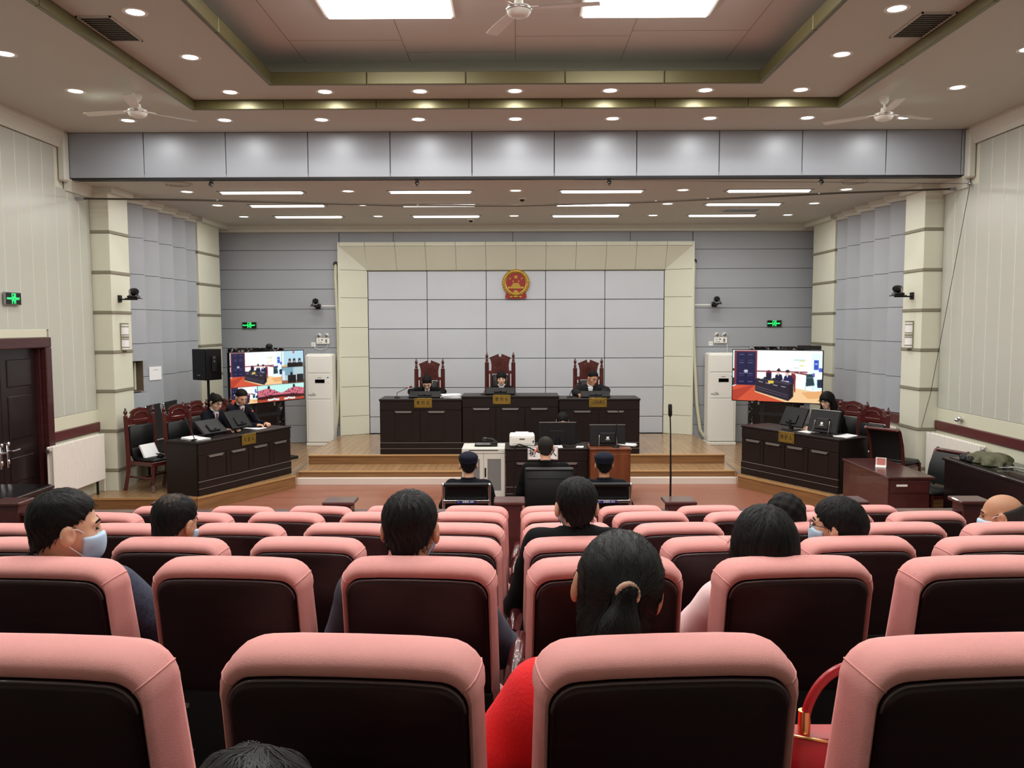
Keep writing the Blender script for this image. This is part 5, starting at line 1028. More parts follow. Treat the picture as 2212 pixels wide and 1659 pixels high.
for x, z, ro in ((-.115, .085, .3), (-.055, .03, .1), (.055, .03, -.1), (.115, .085, -.3)): b = MB(); star(b, x, zc + z, .026, ro); b.build('small_star', 'emblem_gold', t)
b = MB(); b.box(-.16, .16, -.042, -.026, zc - .115, zc - .075); b.box(-.085, .085, -.046, -.026, zc - .075, zc - .055); b.prism_y([(-.095, zc - .055), (.095, zc - .055), (.07, zc - .035), (-.07, zc - .035)], -.05, -.026); b.box(-.06, .06, -.046, -.026, zc - .035, zc - .022); b.prism_y([(-.075, zc - .022), (.075, zc - .022), (.055, zc - .005), (-.055, zc - .005)], -.05, -.026); b.build('gate_tower', 'emblem_gold', t)
b = MB(); P = []
for i in range(24):
    q = PI * 2 * i / 24
    for r_ in ((.046, .046) if i % 2 else (.056, .056)): P.append((r_ * math.cos(q + (.06 if r_ == .056 else 0)), zc - .195 + r_ * math.sin(q)))
b.prism_y(P[::2], -.055, -.03); b.build('gear_wheel', 'emblem_gold', t)
for sx in (-1, 1): b = MB(); b.prism_y([(sx * .19, zc - .165), (sx * .215, zc - .29), (sx * .15, zc - .325), (sx * .12, zc - .315), (sx * .12, zc - .24), (sx * .10, zc - .235)], -.04, -.0); b.build('ribbon_tail', 'emblem_red', t)
b = MB(); b.prism_y([(-.14, zc - .20), (0, zc - .255), (.14, zc - .20), (.12, zc - .30), (.05, zc - .32), (-.05, zc - .32), (-.12, zc - .30)], -.035, -.0); b.build('ribbon_swag', 'emblem_red', t)
b = MB(); b.ell((0, -.04, zc - .275), (.05, .014, .018), 10, 6); 
for sx in (-1, 1): b.prism_y([(sx * .04, zc - .275), (sx * .115, zc - .255), (sx * .115, zc - .297)], -.048, -.03)
b.build('ribbon_knot', 'emblem_gold', t)
# ------------------------------------------------------------------ auditorium seats
mat('pink_fabric', (217, 154, 150), .9, var=.05, vscale=(5, 5, 5), bump=.35, bscale=(520, 520, 600), spec=.1)
mat('pink_seam', (204, 140, 137), .85)
mat('seat_wood', (36, 15, 18), .36, var=.3, vscale=(6, 6, 30), spec=.3); mat('seat_highlight', (86, 74, 78), .25, coat=.4)
mat('seat_black', (25, 25, 28), .5)
mat('arm_wood', (82, 34, 36), .2, var=.2, vscale=(20, 6, 20), coat=.5)
def seat_outline(w0, w1, z0, zt, r, n=7):
    P = [(-w0, z0), (-w0 * .5 - w1 * .5, (z0 + zt - r) / 2), (-w1, zt - r)]
    P += [(-w1 + r + r * math.cos(a), zt - r + r * math.sin(a)) for a in [PI - PI / 2 * i / n for i in range(1, n + 1)]]
    P += [(-w1 * .5, zt + .003), (0, zt + .004), (w1 * .5, zt + .003)]
    P += [(w1 - r + r * math.cos(a), zt - r + r * math.sin(a)) for a in [PI / 2 - PI / 2 * i / n for i in range(0, n + 1)]]
    P += [(w0 * .5 + w1 * .5, (z0 + zt - r) / 2), (w0, z0)]
    return P
HP = .975
def rec(z): return (HP - z) * .17
def seat_proto():
    t = thing('auditorium_seat', '', 'seat', group='pink auditorium seats')
    P = seat_outline(.226, .222, .36, HP, .056); n = len(P); nor = []
    for i in range(n):
        a, b_ = P[max(i - 1, 0)], P[min(i + 1, n - 1)]; dx, dz = b_[0] - a[0], b_[1] - a[1]; l = math.hypot(dx, dz); nor.append((-dz / l, dx / l))
    prof = [(-.006, .012), (-.002, -.004), (.010, -.010), (.020, -.005), (.029, .010), (.034, .04), (.035, .075), (.029, .105), (.012, .125), (-.02, .135), (-.06, .14)]
    m = len(prof); V = []; F = []
    for i, (x, z) in enumerate(P):
        up = max(0, nor[i][1]); low = min(1, max(0, (HP - z) / .5))
        for o, d in prof:
            oo = o * (.42 + .82 * up) if o > 0 else o; dd = d * (1 + .25 * low)
            X = x + nor[i][0] * oo; Z = z + nor[i][1] * oo; V.append((X, rec(z) + dd, Z))
    for i in range(n - 1):
        for j in range(m - 1): F.append((i * m + j, (i + 1) * m + j, (i + 1) * m + j + 1, i * m + j + 1))
    F.append(tuple(i * m + m - 1 for i in range(n))); F.append(tuple(j for j in range(m))); F.append(tuple((n - 1) * m + j for j in range(m - 1, -1, -1)))
    b = MB(); b.add(V, [f[::-1] for f in F]); cu = b.build('back_cushion', 'pink_fabric', t, smooth=55)
    for i in (5, n - 6): sm = MB(); sm.tube([V[i * m + j] for j in range(1, m - 1)], .0022, 5); sm.build('corner_seam', 'pink_seam', cu, smooth=True)
    # wooden back panel with a rolled edge
    q = seat_outline(.220, .216, .36, HP - .006, .052); k = len(q)
    V = [(x, rec(z) - .002, z) for x, z in q] + [(x * .985, rec(z) - .011, (z - .6) * .985 + .6) for x, z in q] + [(x * .965, rec(z) - .0135, (z - .6) * .962 + .6) for x, z in q]
    F = [(i, i + 1, k + i + 1, k + i) for i in range(k - 1)] + [(k + i, k + i + 1, 2 * k + i + 1, 2 * k + i) for i in range(k - 1)] + [tuple(2 * k + i for i in range(k))]
    F += [(0, k, k - 1 + k, k - 1), (k, 2 * k, 3 * k - 1, 2 * k - 1)]
    b = MB(); b.add(V, F); bp_ = b.build('back_panel', 'seat_wood', t, smooth=45)
    MB().tube([(x * .992, rec(z) - .008, (z - .6) * .992 + .6) for x, z in q[2:-2]], .0032, 6).build('edge_highlight', 'seat_highlight', bp_, smooth=True)  # pale tube paints the highlight along the rolled edge
    sh = MB(); sh.prism_x([(rec(.6) - .028, .60), (rec(.6) + .02, .60), (rec(.15) - .02, .15), (rec(.15) - .045, .15)], -.224, .224); so = sh.build('lower_shell', 'seat_black', t)
    for x in (-.150, .150):
        for z in (.555, .40): MB().lathe([(.001, -.004), (.008, -.004), (.009, .004)], (x, rec(z) - .032, z), 10, 'y').build('screw_cap', 'steel', so, smooth=50)
    b = MB(); b.box(-.235, .235, .13, .52, .36, .45, c=.035); b.build('seat_cushion', 'pink_fabric', t, smooth=50)
    def arm(x):
        a = MB(); a.tube([(x, .0, .632), (x, .10, .64), (x, .28, .645), (x, .40, .638), (x, .43, .615)], [.024, .030, .031, .031, .024], 10); ao = a.build('armrest', 'arm_wood', t, smooth=60)
        MB().box(x - .018, x + .018, .10, .36, .0, .63, c=.006).build('stanchion', 'seat_black', ao)
    arm(.29)
    return t, arm
proto, armf = seat_proto()
X0 = -.015
sides = {(-1): 'left', 1: 'right'}
nth = ['first', 'second', 'third', 'fourth', 'fifth']
rows = ['nearest the camera', 'second from the camera', 'third from the camera', 'fourth from the camera', 'fifth from the camera', 'next to the barrier']
first = True
for ri in range(6):
    cnt = (2, 3, 4, 5, 5, 5)[ri]
    for sx in (-1, 1):
        for k in range(cnt):
            if first: o = proto; first = False
            else: o = copy_tree(proto)
            o.location = (X0 + sx * (.29 + .58 * k), YR[ri], ZF[ri]); o.rotation_euler = (0, 0, sx * .07)
            o['label'] = 'pink seat, row %s, %s seat %s of the middle gap' % (rows[ri], nth[k], sides[sx]); o['category'] = 'seat'; o['group'] = 'pink auditorium seats'
o = copy_tree(proto); o.location = (X0 - .29, .42, 1.14); o['label'] = 'pink seat under the person whose hair top shows at the bottom edge'
# ------------------------------------------------------------------ people: smooth-blended volumes turned into one skin
def seg(p, a, b, ra, rb):
    a = np.array(a, np.float32); b = np.array(b, np.float32); d = b - a; t = np.clip(((p - a) @ d) / max(1e-9, float(d @ d)), 0, 1)
    return np.linalg.norm(p - a - t[:, None] * d, axis=1) - (ra + (rb - ra) * t)
def elld(p, c, r, R=None):
    q = p - np.array(c, np.float32)
    if R is not None: q = q @ R
    r = np.array(r, np.float32); k0 = np.linalg.norm(q / r, axis=1); k1 = np.linalg.norm(q / (r * r), axis=1) + 1e-9
    return k0 * (k0 - 1) / k1
def smin(a, b, k):
    h = np.maximum(k - np.abs(a - b), 0) / k
    return np.minimum(a, b) - h * h * k * .25
def smax(a, b, k): return -smin(-a, -b, k)
def surf(fn, lo, hi, h):
    lo = np.array(lo, float); hi = np.array(hi, float); n = np.maximum(3, np.ceil((hi - lo) / h).astype(int) + 1)
    ax = [lo[i] + h * np.arange(n[i]) for i in range(3)]; G = np.stack(np.meshgrid(*ax, indexing='ij'), -1).reshape(-1, 3).astype(np.float32)
    v = fn(G).reshape(n); ins = v < 0; c = [slice(None, -1), slice(1, None)]
    s = np.zeros(np.array(n) - 1, int)
    for i in (0, 1):
        for j in (0, 1):
            for k in (0, 1): s += ins[c[i], c[j], c[k]]
    idx = np.argwhere((s > 0) & (s < 8))
    if len(idx) == 0: return np.zeros((0, 3)), []
    vid = -np.ones(np.array(n) - 1, int); vid[tuple(idx.T)] = np.arange(len(idx)); acc = np.zeros((len(idx), 3)); cnt = np.zeros(len(idx))
    for a in range(3):
        o1, o2 = [x for x in range(3) if x != a]
        for p in (0, 1):
            for q in (0, 1):
                d0 = np.zeros(3, int); d0[o1] = p; d0[o2] = q; d1 = d0.copy(); d1[a] = 1
                i0 = idx + d0; i1 = idx + d1; v0 = v[tuple(i0.T)]; v1 = v[tuple(i1.T)]; cr = (v0 < 0) != (v1 < 0)
                t = np.where(cr, v0 / np.where(np.abs(v0 - v1) < 1e-12, 1e-12, v0 - v1), 0); acc += np.where(cr[:, None], i0 + t[:, None] * (d1 - d0), 0); cnt += cr
    V = lo + h * acc / cnt[:, None]; Fs = []
    for a in range(3):
        o1, o2 = [x for x in range(3) if x != a]; sl0 = [slice(None)] * 3; sl1 = [slice(None)] * 3; sl0[a] = slice(None, -1); sl1[a] = slice(1, None)
        df = ins[tuple(sl0)] != ins[tuple(sl1)]; e = np.argwhere(df); e = e[(e[:, o1] > 0) & (e[:, o2] > 0) & (e[:, o1] < n[o1] - 1) & (e[:, o2] < n[o2] - 1)]
        if len(e) == 0: continue
        def cell(p, q): k = e.copy(); k[:, o1] -= p; k[:, o2] -= q; return vid[tuple(k.T)]
        Q = np.stack([cell(1, 1), cell(0, 1), cell(0, 0), cell(1, 0)], 1); fl = ins[tuple(e.T)]
        if a == 1: fl = ~fl
        Q[~fl] = Q[~fl][:, ::-1]; Fs.append(Q)
    return V, np.concatenate(Fs)
def rotm(yaw, pitch, roll=0): return np.array(Matrix.Rotation(yaw, 3, 'Z') @ Matrix.Rotation(-pitch, 3, 'X') @ Matrix.Rotation(roll, 3, 'Y'))
mat('skin', (206, 158, 130), .55, var=.04, vscale=(20, 20, 20)); mat('skin_pale', (222, 180, 156), .55); mat('skin_tan', (176, 126, 96), .5)
mat('lip', (176, 96, 88), .5); mat('eye_dark', (26, 18, 16), .3)
mat('hair_black', (12, 11, 12), .75, spec=.2, bump=.6, bscale=(300, 300, 60)); mat('hair_strand', (16, 15, 15), .5, spec=.2); mat('hair_grey', (46, 44, 44), .7, spec=.2); mat('hair_buzz', (34, 31, 29), .8, spec=.2); mat('scalp_thin', (66, 55, 46), .7, spec=.2); mat('scalp_buzz', (48, 44, 39), .8, spec=.2)
mat('robe_black', (11, 11, 13), .9, spec=.15, bump=.3, bscale=(22, 22, 22)); mat('suit_navy', (15, 17, 27), .85, spec=.15, bump=.2, bscale=(30, 30, 30)); mat('police_navy', (14, 15, 23), .85, spec=.15, bump=.2, bscale=(26, 26, 26)); mat('cap_navy', (20, 22, 38), .85, spec=.2)
mat('knit_black', (13, 13, 13), .9, spec=.12, bump=.4, bscale=(50, 50, 50)); mat('jacket_check', (54, 60, 82), .8, rgb2=(36, 41, 60), vscale=(90, 90, 90), bump=.3, bscale=(120, 120, 120)); mat('jacket_dark', (26, 23, 26), .85, spec=.2, bump=.2, bscale=(25, 25, 25)); mat('shirt_white', (230, 230, 234), .7); mat('tie_red', (120, 38, 46), .5)
mat('coat_red', (214, 18, 26), .9, bump=.5, bscale=(130, 130, 130), var=.08, vscale=(12, 12, 12)); mat('blouse_pink', (228, 200, 202), .7, bump=.35, bscale=(14, 14, 8)); mat('cloth_grey', (64, 62, 66), .8); mat('cloth_denim', (52, 58, 74), .8); mat('trouser_dark', (24, 24, 28), .8); mat('shoe_black', (14, 14, 15), .4); mat('mask_blue', (176, 204, 228), .7); mat('scrunchie', (196, 160, 140), .7)
HEAD = dict(cr=((0, -.014, .028), (.077, .096, .088)), fa=((0, .026, -.035), (.061, .064, .080)))
def head_skin(p):
    d = elld(p, *HEAD['cr']); d = smin(d, elld(p, *HEAD['fa']), .04); d = smin(d, elld(p, (0, .052, -.092), (.032, .03, .025)), .03)
    for s in (-1, 1):
        d = smin(d, elld(p, (s * .040, .046, -.028), (.027, .03, .028)), .02); d = smin(d, seg(p, (s * .012, .086, .021), (s * .045, .07, .02), .010, .008), .012); d = smax(d, -elld(p, (s * .032, .097, .004), (.016, .014, .010)), .012)
    d = smin(d, seg(p, (0, .085, .012), (0, .104, -.030), .007, .012), .012); d = smin(d, elld(p, (0, .098, -.036), (.018, .012, .010)), .008); d = smin(d, elld(p, (0, .086, -.062), (.023, .012, .012)), .012)
    for s in (-1, 1): e = elld(p, (s * .086, -.010, -.006), (.013, .024, .035)); e = smax(e, -elld(p, (s * .100, .002, .0), (.010, .012, .018)), .006); d = smin(d, e, .010)
    return d
def skull(p):
    d = elld(p, *HEAD['cr']); d = smin(d, elld(p, *HEAD['fa']), .04); return smin(d, elld(p, (0, -.045, -.06), (.055, .05, .06)), .04)
def hair_fn(style):
    def f(p):
        x, y, z = p[:, 0], p[:, 1], p[:, 2]; sk = skull(p); rip = .0015 * np.sin(x * 260 + 3 * np.sin(z * 60)) * np.cos(y * 90)
        jag = .0045 * np.sin(x * 230 + 4 * np.sin(y * 70)) + .003 * np.sin(x * 410 + z * 120 + 2) + .003 * np.sin(y * 330 + x * 60)
        def cut(z0, sl): return (z0 + sl * (y + .09) - z) / math.sqrt(1 + sl * sl) + jag
        if style in ('short', 'grey', 'thin', 'whorl'):
            th = .007 + .013 * np.clip((z - .0) / .1, 0, 1) - .006 * np.clip((y - .02) / .06, 0, 1); d = sk - th + rip; d = smax(d, cut(-.056, .80), .008)
            for s in (-1, 1): d = smax(d, -elld(p, (s * .088, .004, -.02), (.03, .028, .036)), .01)
            return d
        if style == 'buzz': return smax(sk - .0035, cut(-.075, .84), .01)
        if style == 'bald':
            d = sk - .009 + rip; d = smax(d, cut(-.075, .80), .012); d = smax(d, (z - .045 + .35 * (y + .05)) * .94, .012); return d
        if style == 'bob': d = sk - .022 - .004 * np.sin(x * 90) * np.sin(z * 80 + y * 60); return smax(d, cut(-.10, .8), .014)
        if style == 'bun': d = sk - .012 + rip; d = smax(d, cut(-.085, .86), .012); return smin(d, elld(p, (0, -.085, .10), (.032, .032, .022)), .015)
        if style == 'updo': d = sk - .018 + rip; d = smax(d, cut(-.085, .84), .012); return smin(d, elld(p, (0, -.09, .01), (.06, .04, .05)), .03)
        if style == 'fringe': d = sk - .016 + rip; d = smax(d, smin(cut(-.09, .75), cut(-.135, .98), .01), .01); return d
        if style == 'ponytail':
            d = sk - .013 + rip; d = smax(d, cut(-.135, 1.1), .012); T = (0, -.122, .03)
            for s in (-1, 1): d = smax(d, -elld(p, (s * .096, .004, -.018), (.032, .030, .046)), .01)
            d = smin(d, seg(p, (0, -.10, .03), T, .026, .017), .03); d = smin(d, seg(p, T, (-.005, -.140, -.04), .016, .034), .012); d = smin(d, seg(p, (-.005, -.138, -.04), (.008, -.128, -.15), .034, .05), .03); d = smin(d, seg(p, (0, -.055, -.08), (.01, -.08, -.2), .066, .08), .03); return smin(d, seg(p, (.008, -.128, -.15), (.01, -.11, -.25), .05, .03), .03)
        if style == 'tail':      # high tail hanging behind the shoulder
            d = sk - .012 + rip; d = smax(d, cut(-.08, .88), .012); d = smin(d, elld(p, (0, -.095, .088), (.03, .03, .03)), .015); d = smin(d, seg(p, (0, -.11, .08), (0, -.135, -.02), .03, .032), .02); return smin(d, seg(p, (0, -.135, -.02), (0, -.12, -.19), .032, .014), .03)
        if style == 'long':
            d = sk - .02 + rip; d = smax(d, cut(-.14, 1.0), .014); c_ = seg(p, (0, -.05, 0), (0, -.07, -.13), .085, .095); 
            for s in (-1, 1): c_ = smin(c_, seg(p, (s * .066, .008, -.0), (s * .085, -.0, -.17), .03, .04), .03)
            c_ = smin(c_, seg(p, (0, -.07, -.12), (0, -.06, -.27), .085, .075), .04); c_ = smax(c_, -elld(p, (0, .035, -.06), (.066, .085, .12)), .012); return smin(d, c_ + rip, .03)
        return sk + 1
    return f
HB = {'ponytail': ((-.13, -.21, -.29), (.12, .13, .16)), 'long': ((-.16, -.2, -.37), (.16, .13, .16)), 'tail': ((-.12, -.19, -.22), (.12, .13, .16))}
def strands(fn, n, R0, style, seed, ln=.05, steps=6):
    """fine hair ribbons combed over the hair volume; returns vertices and faces in head space"""
    rnd = np.random.RandomState(seed); u = rnd.normal(size=(n * 2, 3)); u /= np.linalg.norm(u, axis=1)[:, None]; p = (u * .17 + np.array([0, -.01, 0])).astype(np.float32)
    def grad(q):
        e = .002; return np.stack([(fn(q + np.eye(3, dtype=np.float32)[i] * e) - fn(q - np.eye(3, dtype=np.float32)[i] * e)) / (2 * e) for i in range(3)], 1)
    if style in ('ponytail', 'long', 'tail'): p[:, 2] -= .1 * rnd.rand(len(p)) * (rnd.rand(len(p)) < .4)
    for _ in range(7): g = grad(p); g /= np.linalg.norm(g, axis=1)[:, None] + 1e-6; p = (p - g * fn(p)[:, None] * .8).astype(np.float32)
    ok = np.abs(fn(p)) < .004; p = p[ok][:n]
    crown = np.array([.01, -.055, .13]); tie = np.array([0, -.13, .03]); pts = [p + grad(p) * .0008]; jit = rnd.normal(size=p.shape) * .18
    for k in range(steps):
        if style == 'ponytail': d = np.where((p[:, 1] < -.11)[:, None] & (p[:, 2] < .03)[:, None], np.array([0, .0, -1.0]), tie - p)
        elif style in ('long',): d = (p - crown) * np.array([.6, .6, .6]) + np.array([0, 0, -.12])
        elif style == 'thin' or style == 'short' or style == 'grey' or style == 'whorl':
            r = p - crown; d = r + np.cross(np.array([0, 0, 1.0]), r) * .5 + np.array([0, .0, -.02])
        else: d = p - crown + np.array([0, 0, -.05])
        d = d / (np.linalg.norm(d, axis=1)[:, None] + 1e-6) + jit; g = grad(p); g /= np.linalg.norm(g, axis=1)[:, None] + 1e-6; d -= g * np.sum(d * g, 1)[:, None]; d /= np.linalg.norm(d, axis=1)[:, None] + 1e-6
        p = (p + d * ln / steps).astype(np.float32); g = grad(p); g /= np.linalg.norm(g, axis=1)[:, None] + 1e-6; p = (p - g * (fn(p) - .0012 - .0006 * rnd.rand(len(p)) - (.003 * (k == steps - 1) * (rnd.rand(len(p)) < .25)))[:, None]).astype(np.float32); pts.append(p.copy())
    P = np.stack(pts, 1)
    if style in ('short', 'grey', 'thin', 'whorl', 'updo', 'bob', 'fringe', 'bun'):
        q = P.reshape(-1, 3).astype(np.float32); gg = grad(q); gg /= np.linalg.norm(gg, axis=1)[:, None] + 1e-6; c_ = q - np.array([0, -.01, 0]); c_ /= np.linalg.norm(c_, axis=1)[:, None]; keep = (np.sum(gg * c_, 1).reshape(P.shape[:2]).min(1) > .45); P = P[keep]; pts = [P[:, i] for i in range(P.shape[1])]; p = pts[-1]
    m = len(p); L_ = len(pts); T = np.gradient(P, axis=1); g = grad(P.reshape(-1, 3)).reshape(P.shape); S = np.cross(T, g); S /= np.linalg.norm(S, axis=2)[:, :, None] + 1e-9
    wd = (.0009 * np.linspace(1, .3, L_))[None, :, None]; V = np.concatenate([P - S * wd, P + S * wd], 2).reshape(-1, 3)
    base = (np.arange(m) * L_ * 2)[:, None]; q = np.arange(L_ - 1) * 2; F = np.stack([base + q, base + q + 1, base + q + 3, base + q + 2], 2).reshape(-1, 4)
    return V, F
def to_obj(name, parts, mats, parent=None, smooth=True):
    """parts: list of (vertices, faces, material index)"""
    V = []; F = []; mi = []; o = 0
    for v, f, k in parts:
        if len(v) == 0: continue
        V.append(np.asarray(v, float)); F += (f + o).tolist() if isinstance(f, np.ndarray) else [[i + o for i in q] for q in f]; mi += [k] * len(f); o += len(v)
    me = bpy.data.meshes.new(name); me.from_pydata(np.concatenate(V).tolist(), [], F)
    for m in mats: me.materials.append(MATS[m])
    me.polygons.foreach_set('material_index', mi); me.polygons.foreach_set('use_smooth', [smooth] * len(F)); me.update()
    ob = bpy.data.objects.new(name, me); col.objects.link(ob)
    if parent is not None: ob.parent = parent
    return ob
def mbpart(b, k): return (np.array(b.v), b.f, k)
def person(lb, loc, rz, head, pel=(0, 0, .53), yaw=0, pitch=0, roll=0, hair='short', skin='skin', top='suit_navy', legs='trouser_dark', sw=.168, elbows=None, hands=None, hair_mat='hair_black', fuzzy=0, mask=False, glasses=False, cap=False, face=False, collar=None, tie=False, bulk=0.0, hb=.014, group='people in the court', hx=None, neck=0.0, knees=None, foot=None, seed=1, leather=None):
    head = np.array(head, float); pel = np.array(pel, float); R = rotm(yaw, pitch, roll)
    nb = head + R @ np.array([0, -.035, -.095]) + np.array([0, -.012, -.045 - neck]); ax = nb - pel; L_ = np.linalg.norm(ax); t = ax / L_
    X = np.array([1.0, 0, 0]); Yf = np.cross(np.array([0, 0, 1.0]), X); fw = np.cross(t, X); fw = -fw if fw[1] < 0 else fw
    at = lambda s, dx=0, dy=0: pel + t * L_ * s + X * dx + fw * dy
    sh = [at(.88, s * sw, .0) for s in (-1, 1)]; elbows = elbows or [None, None]; hands = hands or [None, None]; el = []; ha = []
    sc_ = L_ / .5
    for i, s in enumerate((-1, 1)):
        h_ = np.array(hands[i] if hands[i] is not None else (s * .10, pel[1] + .30, pel[2] + .11), float); e_ = np.array(elbows[i] if elbows[i] is not None else (sh[i] + h_) / 2 + np.array([s * .09, -.05, -.13]), float); el.append(e_); ha.append(h_)
    kn = knees or [(-.115, pel[1] + .43, pel[2] - .02), (.115, pel[1] + .43, pel[2] - .02)]; ft = foot or [(k[0], k[1] + .02, .075) for k in kn]
    def torso(p, g):
        d = elld(p, at(0, 0, .0), (.165 + g, .115 + g, .11 + g)); d = smin(d, seg(p, at(.02), at(.40), .118 + g, .115 + g), .06); d = smin(d, seg(p, at(.3, -.055), at(.66, -.075), .10 + g, .098 + g), .05); d = smin(d, seg(p, at(.3, .055), at(.66, .075), .10 + g, .098 + g), .05)
        d = smin(d, seg(p, at(.86, -sw + .045), at(.86, sw - .045), .058 + g, .058 + g), .06); return smin(d, seg(p, at(.84), at(.97), .07 + g, .052 + g), .05)
    def arms(p, g, end=1.0, i=None):
        d = np.full(len(p), 9.0, np.float32)
        for k in ((0, 1) if i is None else (i,)):
            w_ = el[k] + (ha[k] - el[k]) * end; d = np.minimum(d, smin(seg(p, sh[k], el[k], .050 + g, .040 + g), seg(p, el[k], w_, .040 + g, .029 + g * .9), .025))
        return d
    def leg(p, g, end=1.0):
        d = np.full(len(p), 9.0, np.float32)
        for k in (0, 1):
            hp = pel + np.array([(-.09, .09)[k], .0, -.01]); K = np.array(kn[k]); Fo = np.array(ft[k]); d = np.minimum(d, smin(seg(p, hp, K, .082 + g, .056 + g), seg(p, K, K + (Fo - K) * end, .054 + g, .038 + g), .04))
        return d
    allp = np.array([pel, nb, head] + sh + el + ha + [np.array(k) for k in kn] + [np.array(k) for k in ft]); lo, hi = allp.min(0) - .20, allp.max(0) + .20; lo[2] = max(lo[2], -.02)
    def bodyf(p):
        d = torso(p, -.012); d = smin(d, arms(p, -.008), .03); d = smin(d, leg(p, -.012), .04); d = smin(d, seg(p, nb, head + R @ np.array([0, -.03, -.05]), .055, .051), .03)
        for k in (0, 1): d = smin(d, seg(p, np.array(ft[k]) + (0, -.03, -.03), np.array(ft[k]) + (0, .14, -.045), .035, .028), .02)
        return d
    lo2 = lo.copy(); P = []; v, f = surf(bodyf, lo2, hi, .018 if hb >= .014 else .015); P.append((v, f, 0))
    v, f = surf(lambda p: smin(head_skin(p), seg(p, (0, -.03, -.05), (0, -.045, -.15), .051, .054), .02), (-.115, -.13, -.17), (.115, .14, .135), .0055 if (face or fuzzy) else .007); P.append((v @ R.T + head, f, 0))
    for k, s in enumerate((-1, 1)):      # hands with five curled fingers
        d = ha[k] - el[k]; d /= np.linalg.norm(d); dn = np.array([0, 0, -1.0]); dn -= d * (dn @ d); dn /= np.linalg.norm(dn) + 1e-6; sd = np.cross(d, dn) * s; sd = sd * (1 if (sd[0] * s) > 0 else -1); w0 = ha[k]
        def handf(p):
            q = seg(p, w0 - d * .03, w0 + d * .01, .027, .024); q = smin(q, elld(p, w0 + d * .048, (.040, .040, .018), np.stack([sd, d, dn], 1).astype(np.float32)), .02)
            for j, (o, l) in enumerate(((-.03, .85), (-.011, 1.0), (.010, .95), (.029, .75))):
                b0 = w0 + d * .078 + sd * o; b1 = b0 + (d * .8 + dn * .45) * .034 * l; b2 = b1 + (d * .35 + dn * .9) * .026 * l; b3 = b2 + (-d * .2 + dn * .9) * .018 * l; q = smin(q, np.minimum(np.minimum(seg(p, b0, b1, .0095, .0085), seg(p, b1, b2, .0085, .008)), seg(p, b2, b3, .008, .007)), .006)
            b0 = w0 + d * .03 - sd * .034; b1 = b0 + (d * .8 - sd * .5 + dn * .3) * .034; b2 = b1 + (d * .9 + dn * .5) * .026; return smin(q, np.minimum(seg(p, b0, b1, .012, .0095), seg(p, b1, b2, .0095, .008)), .008)
        v, f = surf(handf, w0 - .16, w0 + .17, .0065); P.append((v, f, 0))
    mats_ = [skin, 'eye_dark', 'lip', hair_mat]
    b = MB()
    for s in (-1, 1): b.ell((s * .032, .0835, .002), (.013, .006, .0042), 10, 6); 
    P.append((np.array(b.v) @ R.T + head, b.f, 1)); b = MB(); b.ell((0, .096, -.062), (.021, .006, .0055), 10, 6); P.append((np.array(b.v) @ R.T + head, b.f, 2)); b = MB()
    for s in (-1, 1): b.tube([(s * .014, .094, .025), (s * .032, .090, .031), (s * .05, .076, .024)], [.003, .0038, .0025], 6)
    P.append((np.array(b.v) @ R.T + head, b.f, 3))
    root = to_obj('person', P, mats_); root.location = loc; root.rotation_euler = (0, 0, rz); tag(root, lb, 'person', group)
    # clothing
    g = .014 + bulk
    rs = np.random.RandomState(seed); ph = rs.rand(6) * 6.28
    def fold(p, a): return a * (np.sin(p[:, 2] * 34 + p[:, 0] * 22 + ph[0] + 2 * np.sin(p[:, 1] * 12 + ph[1])) + .7 * np.sin(p[:, 2] * 61 - p[:, 1] * 40 + ph[2] + 1.5 * np.sin(p[:, 0] * 30)))
    def topf(p):
        d = smin(torso(p, g), arms(p, g, .97), .025) + fold(p, .0022 + bulk * .05); hd = nb + (head - nb) * .12; d = smax(d, -(seg(p, nb + fw * .02 - t * .01, head, .056, .07)), .008); return smax(d, pel[2] - .06 - p[:, 2], .01)
    v, f = surf(topf, lo, hi, hb); jk = to_obj('jacket' if 'blouse' not in top and 'knit' not in top else 'top', [(v, f, 0)], [top], root)
    def legf(p): d = smin(leg(p, .008, .93), elld(p, at(0), (.172, .122, .115)), .04) + fold(p, .002); return smax(d, p[:, 2] - (pel[2] + .09), .01)
    v, f = surf(legf, (lo[0], lo[1], lo[2]), (hi[0], hi[1], pel[2] + .16), .018); to_obj('trousers', [(v, f, 0)], [legs], root)
    b = MB()
    for k in (0, 1):
        fx, fy, fz = ft[k]; b.ell((fx, fy + .06, fz - .032), (.05, .14, .042), 14, 8); b.tube([(fx, fy - .02, fz - .02), (fx, fy - .015, fz + .05)], [.05, .048], 10)
    to_obj('shoes', [mbpart(b, 0)], ['shoe_black'], root)
    # collar
    cb = MB(); cc = nb + (head - nb) * .16; nd = (head - nb); nd /= np.linalg.norm(nd); rb_ = .066 + bulk * .3
    cb.tube([tuple(cc + X * rb_ * math.cos(q) + fw * (rb_ * .95 * math.sin(q)) + t * (-.008 - .03 * max(0, math.sin(q)))) for q in [2 * PI * i / 20 for i in range(20)]], .0125 + bulk * .2, 8, closed=True); to_obj('collar', [mbpart(cb, 0)], [top if (collar or tie) else (collar or top)], root)
    if collar == 'shirt_white':
        wb = MB(); c2_ = nb + (head - nb) * .22; wb.tube([tuple(c2_ + X * .060 * math.cos(q) + fw * (.058 * math.sin(q)) + t * (-.022 * max(0, math.sin(q)))) for q in [PI * (.02 + .96 * i / 14) for i in range(15)]], .010, 8); to_obj('shirt_collar', [mbpart(wb, 0)], ['shirt_white'], root)
